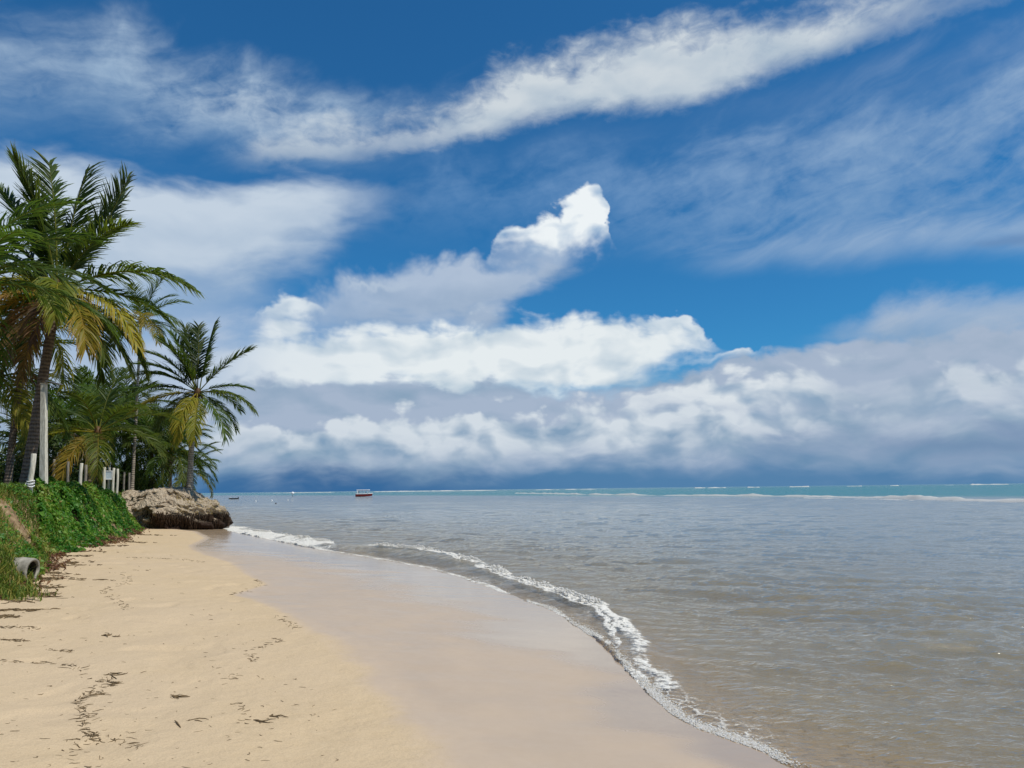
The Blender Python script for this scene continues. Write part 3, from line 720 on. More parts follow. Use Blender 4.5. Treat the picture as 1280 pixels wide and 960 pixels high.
def build_surf():
    """surf on the sand bar and on the reef far out"""
    V, Q, T = [], [], []; n0 = 0
    def ridge(P, hgt, wid, gap=0.0, seed=0):
        nonlocal n0
        P = np.array(P); L = np.concatenate([[0], np.cumsum(np.linalg.norm(np.diff(P, axis=0), axis=1))])
        n = int(min(900, max(30, L[-1] / (wid * 0.6)))); s = np.linspace(0, L[-1], n)
        px = np.interp(s, L, P[:, 0]); py = np.interp(s, L, P[:, 1])
        k = L[-1] / 14
        env = np.clip(sstep(s, 0, k) * sstep(L[-1] - s, 0, k), 0, 1)
        hh = hgt * np.clip(0.55 + 1.7 * fbm(s / (wid * 7) + seed, s * 0 + seed, 4, 95) - gap, 0.0, 1.6) * env
        ww = wid * (0.6 + 0.9 * np.clip(fbm(s / (wid * 5), s * 0 + seed + 4, 3, 96) + 0.5, 0, 1)) * np.clip(hh / hgt * 2, 0.05, 1)
        tx = np.gradient(px); ty = np.gradient(py); tl = np.sqrt(tx * tx + ty * ty) + 1e-9; nx, ny = -ty / tl, tx / tl
        prof = [(-1.0, -0.10), (-0.6, 0.45), (-0.15, 0.95), (0.2, 0.9), (0.6, 0.45), (1.0, -0.10)]
        for r_, (a, b) in enumerate(prof):
            wob = 0.5 * ww * fbm(s / (wid * 2.2), s * 0 + seed + r_ * 7, 3, 97) * (1 if b > 0 else .4)
            V.append(np.column_stack([px + nx * (a * ww + wob), py + ny * (a * ww + wob), hh * b * (1 + 0.5 * fbm(s / (wid * 1.5), s * 0 + r_ * 5 + seed, 3, 98)) - 0.02]))
        m = len(prof); i = np.arange(n - 1)
        for r in range(m - 1):
            q = np.stack([n0 + r * n + i, n0 + r * n + i + 1, n0 + (r + 1) * n + i + 1, n0 + (r + 1) * n + i], 1)
            Q.append(q[(hh[:-1] > 0.01 * hgt) | (hh[1:] > 0.01 * hgt)])
        n0 += m * n
    bar = [on_z(a, b)[:2] for a, b in ((640, 616.5), (700, 617.6), (760, 618.6), (860, 619.5), (960, 620.3), (1060, 621.8), (1130, 623.4), (1200, 625.6), (1290, 628), (1420, 632))]
    ridge(smooth_poly(bar, 6), 0.42, 1.1, -0.15, 1)
    ridge([on_z(a, b)[:2] for a, b in ((1000, 622.5), (1080, 623.8), (1150, 626))], 0.13, 0.6, 0.1, 3)
    for k, (xa, xb, yy, hp) in enumerate(((466, 540, 612.2, 1.6), (536, 622, 611.4, 2.0), (668, 700, 610.7, 1.3), (705, 746, 610.4, 1.5), (868, 882, 608.9, 2), (884, 908, 608.8, 1.4), (934, 950, 608.2, 1.7), (986, 1012, 607.5, 2.2), (1058, 1078, 606.7, 1.9), (1112, 1124, 606.2, 1.4), (1180, 1192, 605.3, 1.3), (1212, 1262, 604.9, 2.0), (340, 420, 614.6, 1.0))):
        hz = 611.6 - 0.01187 * (xa - 640)
        yy = max(yy, hz + 1.3)
        a = on_z(xa, yy); b = on_z(xb, yy - 0.01187 * (xb - xa))
        d = a.y; hgt = 0.7 * hp * d / 961
        n = 8; ridge([(a.x + (b.x - a.x) * i / n, a.y + (b.y - a.y) * i / n) for i in range(n + 1)], hgt, hgt * 1.3, 0.0, 10 + k)
    o = mesh_obj('surf_foam', np.concatenate(V), np.concatenate(Q), M['foam'])
    tag(o, 'thin white lines of surf on the sand bar and along the far reef', 'foam', kind='stuff')
build_surf()

# ------------------------------------------------------------------ seaweed and twigs on the sand
def build_weed():
    mb = MB()
    def twig(x, y, L, th, rad, curl):
        n = 4; pts = []; cx, cy = x, y
        for i in range(n + 1):
            pts.append((cx, cy)); cx += cos(th) * L / n; cy += sin(th) * L / n; th += curl + rng.normal(0, 0.35)
        a = np.array(pts); h = terrain(a[:, 0], a[:, 1])[0]
        P = [(a[i, 0], a[i, 1], h[i] + rad * 0.7 + abs(rng.normal(0, rad * 0.8))) for i in range(n + 1)]
        mb.tube(P, [rad * .6, rad, rad, rad * .8, rad * .4], 4, cap=False)
    lines = [([(84, 940), (103, 929), (122, 923), (150, 928), (176, 934)], 45, .08), ([(122, 923), (110, 914), (103, 902), (108, 892), (100, 880), (104, 872), (125, 869), (128, 866)], 110, .06),
             ([(110, 872), (125, 860), (142, 856), (128, 850), (106, 848), (96, 838), (84, 832), (60, 829), (0, 827)], 95, .08),
             ([(156, 763), (145, 748), (126, 739), (150, 731), (162, 726), (154, 716), (186, 712)], 80, .12),
             ([(316, 828), (318, 822), (309, 812), (330, 808), (353, 801), (345, 799)], 40, .07), ([(286, 743), (310, 738), (327, 731), (318, 724)], 40, .10),
             ([(345, 769), (360, 778), (372, 787)], 30, .1), ([(0, 784), (20, 784), (44, 786)], 36, .08), ([(0, 800), (14, 801), (29, 801)], 45, .05),
             ([(55, 812), (70, 813), (88, 815)], 22, .06), ([(160, 697), (220, 699), (255, 703)], 50, .16), ([(275, 855), (285, 850), (297, 843)], 7, .05), ([(290, 878), (300, 884), (312, 893), (305, 905)], 14, .06)]
    for px, cnt, sp in lines:
        g = [on_ground(a, b) for a, b in px]; g = smooth_poly([(p.x, p.y) for p in g], 5)
        g = np.array(g)
        for _ in range(cnt):
            i = rng.integers(0, len(g) - 1); t = rng.random(); p = g[i] * (1 - t) + g[i + 1] * t
            d = sqrt(p[0] ** 2 + p[1] ** 2)
            q = p + rng.normal(0, sp * 0.35, 2)
            tn = g[i + 1] - g[i]
            twig(q[0], q[1], rng.uniform(0.03, 0.10), atan2(tn[1], tn[0]) + rng.normal(0, 0.9), rng.uniform(0.0011, 0.0028) * (0.75 + d * 0.05), rng.normal(0, 0.3))
    for _ in range(260):                                        # loose scraps
        px = rng.uniform(-30, 420); py = rng.uniform(690, 965)
        if px > 240 + (py - 690) * 0.9: continue
        p = on_ground(px, py); d = p.length
        twig(p.x, p.y, rng.uniform(0.012, 0.06) * (1 + d * .03), rng.normal(0, 0.7), rng.uniform(0.0008, 0.0022) * (0.75 + d * 0.05), rng.normal(0, 0.4))
    for px, py, w, cnt in ((12, 751, .2, 30), (18, 763, .25, 40), (2, 771, .12, 30), (34, 742, .3, 40), (50, 746, .3, 30), (48, 714, .4, 60), (46, 722, .3, 60), (60, 703, .5, 60), (72, 695, .6, 80), (40, 732, .4, 60), (95, 689, .5, 50), (125, 682, .6, 60), (150, 677, .5, 60), (170, 668, .7, 80),
                          (88, 707, .25, 20), (68, 720, .2, 12), (104, 724, .2, 10), (132, 795, .05, 6), (216, 871, .04, 5), (228, 902, .04, 3), (137, 843, .04, 5), (338, 897, .02, 3), (318, 902, .03, 4)):
        p = on_ground(px, py)
        for _ in range(cnt):
            d = p.length
            twig(p.x + rng.normal(0, w * .8), p.y + rng.normal(0, w * .25), rng.uniform(0.06, 0.2), rng.normal(0, 0.5), rng.uniform(0.003, 0.007) * (0.7 + d * 0.04), rng.normal(0, 0.3))
    o = mb.build('seaweed', M['weed'])
    tag(o, 'dark dried seaweed scraps strewn in winding lines over the dry sand', 'seaweed', kind='stuff')
build_weed()

# ------------------------------------------------------------------ palms
def frond_mesh(mb, az, el, L, droop, tone=0.0, width=0.98, nleaf=66, curl=0.0, leafdroop=None, ragged=0.1, start=0.16, tip=0.15, r=random):
    """one feather leaf from the origin: a curved midrib and two rows of leaflets"""
    if leafdroop is None: leafdroop = 0.50 - 0.32 * max(0, sin(el))
    ft = abs(r.gauss(0, 0.07)); n = 22; P = [np.zeros(3)]; T = []
    a, e = az, el
    for i in range(n):
        s = (i + 0.5) / n
        e = el - droop * s ** 1.35; a = az + curl * s * s
        t = np.array([cos(a) * cos(e), sin(a) * cos(e), sin(e)]); T.append(t); P.append(P[-1] + t * L / n)
    T.append(T[-1]); P = np.array(P)
    rad = 0.030 * L / 3.2 * (1 - np.linspace(0, 1, n + 1) * 0.86)
    mb.tube(P, rad, 5, tone=np.clip(0.42 + tone * 0.5 + 0 * rad, 0, 1), cap=False)
    side0 = np.array([-sin(az), cos(az), 0.0])
    vs, qs, tn = [], [], []
    for sgn in (-1, 1):
        for k in range(nleaf):
            s = start + (1 - start) * ((k + r.uniform(-.3, .3)) / (nleaf - 1)); s = min(max(s, start), 0.999)
            if r.random() < ragged * 0.5: continue
            f = s * n; i = int(f); fr = f - i
            base = P[i] * (1 - fr) + P[min(i + 1, n)] * fr; t = T[i]
            sd = side0 - t * side0.dot(t); sd /= np.linalg.norm(sd); nm = np.cross(sd, t) * 1.0
            if nm[2] < 0 and abs(t[2]) < 0.95: nm = -nm
            ln = width * L / 3.2 * (0.50 + 1.7 * s * (1 - s) + 0.15 * (1 - s)) * r.uniform(0.82, 1.1)
            if r.random() < ragged: ln *= r.uniform(0.4, 0.8)
            sw = R(58) - R(30) * s + r.gauss(0, .09)
            dr = sgn * sd * sin(sw) + t * cos(sw) + nm * (0.22 + r.gauss(0, .07)); dr /= np.linalg.norm(dr)
            wv = np.cross(dr, nm); wv /= np.linalg.norm(wv)
            w = 0.0235 * L / 3.2 * r.uniform(0.8, 1.2)
            tw = r.gauss(0, 0.5); up2 = np.cross(wv, dr); wv = wv * cos(tw) + up2 * sin(tw)
            pts = [base]; d = dr.copy(); m = 3
            for j in range(m):
                pts.append(pts[-1] + d * ln / m)
                d = d + np.array([0, 0, -1.0]) * leafdroop * r.uniform(0.6, 1.3) * (0.8 if j == 0 else 1.0); d /= np.linalg.norm(d)
            b0 = len(vs); wd = [0.55, 1.0, 0.7, 0.10]
            t0 = tone + ft + r.gauss(0, 0.05) + tip * max(0, s - 0.7)
            for j, p in enumerate(pts):
                vs += [p - wv * w * wd[j], p + wv * w * wd[j]]; tt = min(max(t0 + (0.22 * tip / 0.15 if j == 3 else 0), 0), 1); tn += [tt, tt]
            for j in range(m): qs.append([b0 + 2 * j, b0 + 2 * j + 1, b0 + 2 * j + 3, b0 + 2 * j + 2])
    mb.add(vs, qs, tone=np.array(tn))
def trunk(parent, pts, r0_, r1_, mat, base=1.5):
    pts = smooth_poly(pts, 14); m = len(pts)
    L = np.linspace(0, 1, m)
    rad = r0_ + (r1_ - r0_) * L + r0_ * (base - 1) * np.exp(-L * 14)
    rad = rad * (1 + 0.03 * np.sin(np.arange(m) * 2.1))
    mb = MB(); mb.tube(pts, rad, 14); return mb.build('trunk', mat, parent)
def crown_heart(parent, top, size, mat, r):
    """the fibrous heart the leaf stalks grow from"""
    mb = MB()
    v = ICO_V * np.array([0.75, 0.75, 1.25]) * size * (1 + 0.12 * rng.standard_normal((len(ICO_V), 1)))
    mb.add(v + np.array(top), t=ICO_F, tone=0.93)
    for k in range(16):
        a = r.random() * 6.28; l = size * r.uniform(1.2, 2.6)
        p = [np.array(top) + size * np.array([cos(a) * .4, sin(a) * .4, -.6])]
        for j in range(3): p.append(p[-1] + np.array([cos(a) * l * (.30 - .08 * j), sin(a) * l * (.30 - .08 * j), -l * (.12 + .16 * j)]))
        mb.tube(p, [size * .13, size * .12, size * .08, size * .02], 5, tone=r.uniform(.78, 1), cap=False)
    return mb.build('crown_heart', M['palm'], parent)
def coconuts(parent, top, n, size, r):
    for k in range(n):
        a = r.random() * 6.28; c = np.array(top) + np.array([cos(a) * .26, sin(a) * .26, -.30 - r.random() * .22])
        v = ICO_V * np.array([1, 1, 1.25]) * size * r.uniform(.85, 1.1)
        o = mesh_obj('coconut', v + c, ICO_F, M['palm'], parent, attrs={'tone': np.full(len(v), r.uniform(0.5, 0.8))})
def palm(px, py_base, Y, crown_px, spec, label, r0_=0.15, r1_=0.11, mat='bark_dark', mid=None, z0=None, seed=1, heart=0.22, nuts=0, cat='palm tree', group=None, nleaf=66, lk=1.0):
    """spec: (bearing seen from the camera, elevation, length, droop, tone, options); bearing 0 = right, 90 = away"""
    r = random.Random(seed)
    b = at_y(px, py_base, Y)
    gzv = ground_z(b.x, b.y) if z0 is None else z0
    root = empty('palm_tree', (b.x, b.y, gzv - 0.05), 0, label, cat, group)
    c = at_y(crown_px[0], crown_px[1], Y + (crown_px[2] if len(crown_px) > 2 else 0))
    top = np.array(c - Vector((b.x, b.y, gzv - 0.05)))
    md = [tuple(np.array([top[0] * f[0], top[1] * f[0], top[2] * f[1]])) for f in (mid or [(0.30, 0.5)])]
    trunk(root, [(0, 0, 0)] + md + [tuple(top)], r0_, r1_, M[mat])
    crown_heart(root, top, heart, None, r)
    if nuts: coconuts(root, top, nuts, 0.095, r)
    for s in spec:
        az, el, L, dr, tone = s[:5]; L = L * lk; o = s[5] if len(s) > 5 else {}
        mb = MB(); frond_mesh(mb, R(az), R(el), L, R(dr), tone, r=r, nleaf=nleaf, **o)
        f = mb.build('frond', M['palm'], root)
        f.location = Vector(top) + Vector((cos(R(az)) * .10, sin(R(az)) * .10, 0.02 + el * 0.0018))
        if tone > 0.8: f['label'] = 'dead brown hanging frond'
        elif tone > 0.5: f['label'] = 'yellowing frond'
    return root

YA = 26.5
SPEC_A = [(4, 57, 3.9, -15, .04, dict(leafdroop=.30)), (60, 87, 4.0, 12, .0, dict(leafdroop=.3)), (155, 84, 4.2, 12, .02), (176, 76, 4.2, 18, .03), (176, 66, 4.2, 26, .0), (184, 52, 4.0, 44, .06), (40, 74, 3.5, 24, .0), (-140, 80, 3.9, 22, .06), (165, 40, 3.9, 46, .03),
          (1, 26, 4.0, 60, .10, dict(leafdroop=.62, width=1.1)), (25, 10, 3.2, 56, .06), (-14, -6, 3.5, 64, .50, dict(leafdroop=.8)), (-42, -14, 3.4, 62, .58, dict(leafdroop=.7)), (-60, 6, 3.1, 84, .36, dict(leafdroop=.7)), (182, 30, 4.0, 60, .22), (190, 8, 3.7, 62, .46), (-150, 12, 3.4, 80, .50), (-120, -8, 2.8, 66, .74, dict(ragged=.4)), (-165, -14, 3.2, 56, .66, dict(ragged=.3)),  # low fronds: raised tone paints in sunlit yellow-green besides leaf age
          (165, -8, 3.4, 66, .12), (-25, -26, 3.2, 46, .10), (30, -24, 3.4, 46, .04), (10, -34, 3.2, 36, .06), (-80, -30, 2.4, 55, .90, dict(ragged=.6)), (-110, -42, 2.8, 42, .93, dict(ragged=.6)), (200, -36, 3.3, 45, .93, dict(ragged=.5)), (150, -40, 3.0, 40, .9, dict(ragged=.5)), (70, -36, 3.0, 45, .08), (-20, 58, 3.2, 60, .10)]
palm(30, 620, YA, (73, 364), SPEC_A, 'tallest coconut palm, with a thick leaning trunk behind the leaning white post', .19, .14, 'bark_dark', [(.34, .36), (.62, .66)], seed=11, heart=.34, nuts=7, nleaf=88, lk=1.17)
YC = 43.0
SPEC_C = [(172, 66, 3.1, 36, .02), (168, 74, 3.2, 30, .0), (150, 80, 3.2, 20, .0), (120, 85, 3.2, 12, .0), (20, 84, 3.2, 8, .02), (178, 55, 3.1, 42, .0), (184, 45, 3.0, 46, .03), (176, 36, 3.0, 46, .02), (-140, 70, 2.8, 40, .06),
          (8, 52, 3.0, 24, .03, dict(curl=.1)), (20, 22, 2.3, 40, .04), (-5, 6, 2.9, 60, .10, dict(leafdroop=.6)), (-30, -28, 3.0, 46, .12), (178, 16, 3.0, 36, .05), (195, -2, 2.9, 44, .33), (-95, -30, 2.7, 54, .52, dict(leafdroop=.7)), (-70, -36, 2.8, 48, .42), (-115, -52, 2.6, 30, .36), (60, 10, 2.6, 60, .04), (120, 8, 2.6, 60, .04), (165, -16, 2.6, 50, .12), (45, -20, 2.5, 50, .08)]
palm(237, 616, YC, (247, 491), SPEC_C, 'coconut palm leaning out alone on top of the eroded bank', .17, .11, 'bark_pale', [(.02, .5)], z0=1.95, seed=23, heart=.24, nuts=4, lk=1.22, nleaf=88)
# slender palm behind, its crown half hidden
SPEC_B = [(a, e, 2.3, d, t) for a, e, d, t in ((10, 50, 60, .05), (60, 64, 50, .0), (120, 60, 50, .0), (170, 52, 60, .05), (200, 30, 70, .1), (-20, 24, 80, .15), (-60, 20, 90, .45), (-100, 10, 90, .55), (-140, 20, 80, .25), (90, 20, 70, .02), (40, 8, 70, .08), (150, 4, 70, .1), (-80, 60, 60, .1), (-40, -10, 60, .5), (180, -20, 50, .3), (0, 78, 30, .0))]
palm(165, 612, 47, (176, 402), SPEC_B, 'slender palm with a thin pale trunk, behind the grey bank and taller than its neighbours', .10, .07, 'bark_pale', [(-.25, .30), (.35, .7)], seed=31, heart=.2, nleaf=54, lk=1.3)
# palm whose heavy lower leaves hang over the dark posts
SPEC_D = [(a, e, 2.9, d, t) for a, e, d, t in ((160, 40, 50, .02), (130, 60, 40, .0), (90, 74, 30, .0), (50, 60, 40, .02), (20, 36, 60, .04), (-5, 10, 70, .1), (180, 16, 40, .10), (200, 6, 52, .44), (-95, -20, 60, .55), (-60, -6, 80, .3), (-130, 14, 80, .3), (-30, 40, 60, .08), (110, 30, 60, .0), (70, 20, 60, .0), (-85, 50, 60, .1), (160, -20, 40, .15))]
palm(110, 616, 35, (122, 541), SPEC_D, 'low bushy palm with a bright yellow frond hanging over the dark posts', .16, .12, 'bark_dark', [(.3, .5)], seed=41, heart=.24, nleaf=60, lk=1.15)
# palms behind them: one set of leaf meshes, copied
def frond_set(seed, n=7):
    r = random.Random(seed); out = []
    for k in range(n):
        mb = MB(); frond_mesh(mb, 0.0, 0.0, 2.9, R(46 + 6 * k), [.0, .03, .06, .02, .1, .36, .9][k % 7], r=r, nleaf=50, leafdroop=.7)
        out.append(mb.build('frond', M['palm'], link=False))
    return out
FS = frond_set(5)
def far_palm(px, py, Y, cpx, cpy, label, seed, lean=0.0, n=20, sc=1.0, mat='bark_dark', group='palms massed behind the beach'):
    r = random.Random(seed); b = at_y(px, py, Y)
    z = ground_z(b.x, b.y); root = empty('palm_tree', (b.x, b.y, z - .05), 0, label, 'palm tree', group)
    c = at_y(cpx, cpy, Y); top = np.array(c) - np.array((b.x, b.y, z - .05))
    trunk(root, [(0, 0, 0), (top[0] * .3, 0, top[2] * .5), tuple(top)], .14, .10, M[mat])
    crown_heart(root, top, .18, None, r)
    for k in range(n):
        f = bpy.data.objects.new('frond', FS[(k * 3 + seed) % 5 if k < n - 5 else r.choice([3, 4, 5, 5, 6])]); COL.objects.link(f); f.parent = root
        az = k * 2.399 + r.gauss(0, .2); up = 1 - (k / (n - 1)); el = R(-38 + 112 * up) + r.gauss(0, .12)
        f.rotation_euler = (r.gauss(0, .25), -el, az); s = sc * r.uniform(.85, 1.12); f.scale = (s, s, s)
        f.location = top
    return root
FP = [(8, 622, 30, 38, 400, 'dark palm with a leaning trunk at the far left, behind the tallest palm', 3, 24, 1.15), (-30, 640, 20, -40, 355, 'palm past the left edge whose fronds reach into view', 4, 22, 1.25),
      (-20, 620, 30, 0, 470, 'dark shaded palm low at the left edge', 5, 22, 1.15), (62, 612, 40, 74, 535, 'short palm directly behind the lamp post', 6, 24, 1.15), (95, 612, 44, 104, 522, 'palm with its crown between the lamp post and the slender trunk', 7, 24, 1.25),
      (140, 612, 50, 142, 538, 'dense palm just left of the slender trunk', 8, 26, 1.3), (190, 612, 50, 190, 556, 'low dark palm just right of the slender trunk', 9, 26, 1.25), (212, 614, 49, 214, 566, 'low palm between the slender trunk and the palm on the bank', 10, 24, 1.1),
      (232, 614, 54, 236, 588, 'small palm peeping out behind the trunk of the palm on the bank', 12, 18, .9), (158, 612, 58, 160, 512, 'distant palm crown showing above the low dense palms', 13, 24, 1.35), (30, 615, 42, 28, 550, 'squat palm behind the leaning white post', 14, 22, 1.2), (122, 612, 60, 118, 515, 'distant palm crown left of the slender trunk', 15, 24, 1.35), (205, 612, 60, 200, 540, 'farthest palm, its crown just clearing the low palms right of the slender trunk', 16, 22, 1.3)]
for px, py, Y, cx, cy, lb, sd, n, sc in FP: far_palm(px, py, Y, cx, cy, lb, sd, 0, n, sc)

# ------------------------------------------------------------------ leaves, grass
def leaf_cloud(pts, nrm, size, tone, aspect=0.55):
    """pointed leaves, four corners each, lying roughly along the given normals"""
    n = len(pts)
    a = rng.standard_normal((n, 3)); nrm = nrm + rng.normal(0, 0.55, (n, 3)); nrm /= np.linalg.norm(nrm, axis=1)[:, None]
    d = a - nrm * (a * nrm).sum(1)[:, None]; d /= np.linalg.norm(d, axis=1)[:, None]
    s = np.cross(nrm, d); sz = size[:, None]
    v = np.stack([pts - d * sz * .5, pts + s * sz * aspect * .5 + nrm * sz * .10, pts + d * sz * .5 - nrm * sz * .12, pts - s * sz * aspect * .5 + nrm * sz * .10], 1)
    return v.reshape(-1, 3), (np.arange(n * 4).reshape(n, 4)), np.repeat(tone, 4)
def in_region(n, poly_px, y0, y1):
    """random plan points whose picture column lies between two bounds for their distance (poly_px: distance -> left, right column)"""
    y = rng.uniform(y0, y1, n); l = np.interp(y, [p[0] for p in poly_px], [p[1] for p in poly_px]); r = np.interp(y, [p[0] for p in poly_px], [p[2] for p in poly_px])
    u = (rng.uniform(0, 1, n) * (r - l) + l - 640) / FPX
    return u * y, y
def mound_bush(name, label, x, y, base, hgt, rad, nleaf, leaf, mat, tone_mu, cat='bush', stalk=True, squash=1.0):
    pass
def build_vine():
    n = 150000
    x, y = in_region(n, [(13.5, 30, 130), (17, 45, 150), (22, 45, 165), (28, 45, 190), (44, 60, 215)], 14.5, 42)
    h, d, e = terrain(x, y)
    lump = fbm(x * 0.8, y * 0.8, 3, 41)
    ee = e + fbm(x * 1.6, y * 1.6, 3, 42) * 0.8
    left = (x / y * FPX + 640)
    ok = (ee > -0.05) & (ee < 6.5) & (left > 52 + 30 * fbm(x * 1.2, y * 1.2, 2, 43))
    ok &= ~((fbm(x * 0.9 + 11, y * 0.9, 3, 47) > 0.16) & (rng.random(n) < 0.85)) | (ee > 1.6)
    x, y, h, e, lump, ee = x[ok], y[ok], h[ok], e[ok], lump[ok], ee[ok]
    thick = 0.36 * sstep(ee, -0.1, 1.2) * np.clip(0.6 + 1.6 * lump + 1.2 * fbm(x * 2.6, y * 2.6, 3, 46), 0.12, 1.7)
    c0 = at_y(98, 640, 22.0); c1 = at_y(132, 640, 27.0)
    thick = thick * (1 + 1.9 * np.exp(-((x - c0.x) / 1.3) ** 2 - ((y - c0.y) / 3.0) ** 2) + 1.2 * np.exp(-((x - c1.x) / 1.3) ** 2 - ((y - c1.y) / 3.5) ** 2))
    z = h + thick * rng.uniform(0.35, 1.0, len(x)) ** 0.5 + rng.normal(0, 0.03, len(x))
    gx = (terrain(x + .25, y)[0] - terrain(x - .25, y)[0]) / .5; gy = (terrain(x, y + .25)[0] - terrain(x, y - .25)[0]) / .5
    nr = np.stack([-gx, -gy, np.ones(len(x))], 1); nr /= np.linalg.norm(nr, axis=1)[:, None]
    tone = np.clip(0.40 + 1.5 * fbm(x * 1.1, y * 1.1, 4, 44) + rng.normal(0, 0.22, len(x)), 0, 0.9)
    tone = np.where(rng.random(len(x)) < 0.03, 1.0, tone)
    v, f, t = leaf_cloud(np.stack([x, y, z], 1), nr, rng.uniform(0.06, 0.13, len(x)) * np.where(rng.random(len(x)) < .18, 1.7, 1.0), tone, 0.75)
    o = mesh_obj('beach_vine', v, f, M['vine'], attrs={'tone': t}, smooth=False)
    tag(o, 'bright green leafy vine covering the bank between the lamp post and the beach', 'ground cover', kind='stuff')
build_vine()
def bare_strip(e, y):
    return sstep(e, 0.15, 0.40) * sstep(e, 1.75, 1.15) * sstep(y, 12.6, 13.4) * sstep(y, 21, 18.5)
def build_grass():
    V, F, T = [], [], []; n0 = 0
    def blades(x, y, L, tone, w=0.006, lean=0.5):
        nonlocal n0
        n = len(x); h = terrain(x, y)[0]; b = np.stack([x, y, h - 0.01], 1)
        az = rng.uniform(0, 2 * pi, n); ln = rng.uniform(0.1, lean, n)
        d0 = np.stack([np.cos(az) * ln * .5, np.sin(az) * ln * .5, np.ones(n)], 1); d1 = np.stack([np.cos(az) * ln * 1.6, np.sin(az) * ln * 1.6, np.full(n, .55)], 1)
        m = b + d0 * (L * .55)[:, None]; t = m + d1 * (L * .5)[:, None]
        s = np.stack([-np.sin(az), np.cos(az), np.zeros(n)], 1) * w
        wv = rng.uniform(0.7, 1.5, n)[:, None]
        v = np.stack([b - s * wv, b + s * wv, m + s * .8 * wv, m - s * .8 * wv, t + s * .1, t - s * .1], 1).reshape(-1, 3)
        i = np.arange(n)[:, None] * 6 + n0
        V.append(v); F.append(np.concatenate([i + np.array([[0, 1, 2, 3]]), i + np.array([[3, 2, 4, 5]])])); T.append(np.repeat(tone, 6)); n0 += len(v)
    # the near bank at the left edge
    x, y = in_region(60000, [(9, -140, 40), (12, -120, 60), (16, -100, 75), (22, -100, 90)], 9.0, 23)
    h, d, e = terrain(x, y); nz = fbm(x * 1.1, y * 1.1, 4, 51)
    strip = bare_strip(e, y)
    ok = (rng.random(len(x)) > strip * 0.72) & (e > -0.12 + rng.random(len(x)) ** 2 * 0.4) & (rng.random(len(x)) < np.clip(0.42 + 2.8 * nz + 0.5 * sstep(e, 0.9, 0.1), 0.05, 1))
    x, y, e, nz = x[ok], y[ok], e[ok], nz[ok]
    tone = np.clip(0.40 - 1.2 * nz + 0.35 * sstep(e, 0.4, 1.6) + rng.normal(0, 0.22, len(x)), 0, 1)
    blades(x, y, rng.uniform(0.07, 0.26, len(x)), tone, 0.007, 0.8)
    # thin grass over the plateau
    x, y = in_region(60000, [(16, -120, 120), (30, -40, 190), (45, -40, 235)], 16, 46)
    h, d, e = terrain(x, y); ok = e > 1.2; x, y = x[ok], y[ok]
    blades(x, y, rng.uniform(0.12, 0.36, len(x)), np.clip(0.25 + rng.normal(0, 0.2, len(x)), 0, 1), 0.011, 0.7)
    # tufts round the foot of the pipe and along the toe of the bank
    for px, py, c, w in ((4, 741, 500, .24), (14, 737, 420, .20), (-6, 744, 400, .25), (27, 732, 160, .12)):
        p = on_ground(px, py); n = c; x = p.x + rng.normal(0, w, n); y = p.y + rng.normal(0, w * .5, n)
        blades(x, y, rng.uniform(0.06, 0.22, n), np.clip(0.32 + rng.normal(0, 0.2, n), 0, 1), 0.007, 0.9)
    o = mesh_obj('grass', np.concatenate(V), np.concatenate(F), M['grass'], attrs={'tone': np.concatenate(T)}, smooth=False)
    tag(o, 'rough green and straw coloured grass on the bank and the ground behind it', 'grass', kind='stuff')
    # low creeping leaves among the grass of the near bank
    x, y = in_region(40000, [(9, -140, 30), (12, -120, 40), (16, -100, 60), (22, -100, 62)], 9.0, 23)
    h, d, e = terrain(x, y); nz = fbm(x * 1.0 + 7, y * 1.0, 4, 53)
    ok = (e > 0.0) & (rng.random(len(x)) > bare_strip(e, y) * 0.85) & (rng.random(len(x)) < np.clip(0.1 + 3.2 * nz, 0, 1)); x, y, h, nz = x[ok], y[ok], h[ok], nz[ok]
    p = np.stack([x, y, h + rng.uniform(0.02, 0.22, len(x))], 1)
    v, f, t = leaf_cloud(p, np.tile([0.45, -0.2, 0.85], (len(x), 1)), rng.uniform(0.05, 0.11, len(x)), np.clip(rng.normal(0.25, 0.25, len(x)), 0, 1), .6)
    o = mesh_obj('creeping_leaves', v, f, M['vine'], attrs={'tone': t}, smooth=False)
    tag(o, 'small creeping leaves among the grass at the left edge', 'ground cover', kind='stuff')
build_grass()
def build_litter():
    x, y = in_region(60000, [(9, -120, 80), (13, -60, 110), (18, 30, 130), (25, 90, 175), (34, 130, 215), (44, 160, 225)], 10, 44)
    h, d, e = terrain(x, y)
    ok = (e > -0.75) & (e < 0.5) & (rng.random(len(x)) < np.exp(-((e - 0.0) / 0.28) ** 2) * np.clip(0.30 + 2.2 * fbm(x * 1.3, y * 0.6, 3, 57), 0, 1))
    x, y, h, e = x[ok], y[ok], h[ok], e[ok]
    p = np.stack([x, y, h + rng.uniform(0.005, 0.07, len(x))], 1)
    v, f, t = leaf_cloud(p, np.tile([0.25, -0.25, 0.9], (len(x), 1)), rng.uniform(0.05, 0.15, len(x)), np.clip(rng.normal(0.6, 0.3, len(x)), 0, 1), .4)
    o = mesh_obj('fallen_leaves', v, f, M['litter'], attrs={'tone': t}, smooth=False)
    tag(o, 'brown fallen leaves drifted along the foot of the bank', 'leaf litter', kind='stuff')
build_litter()
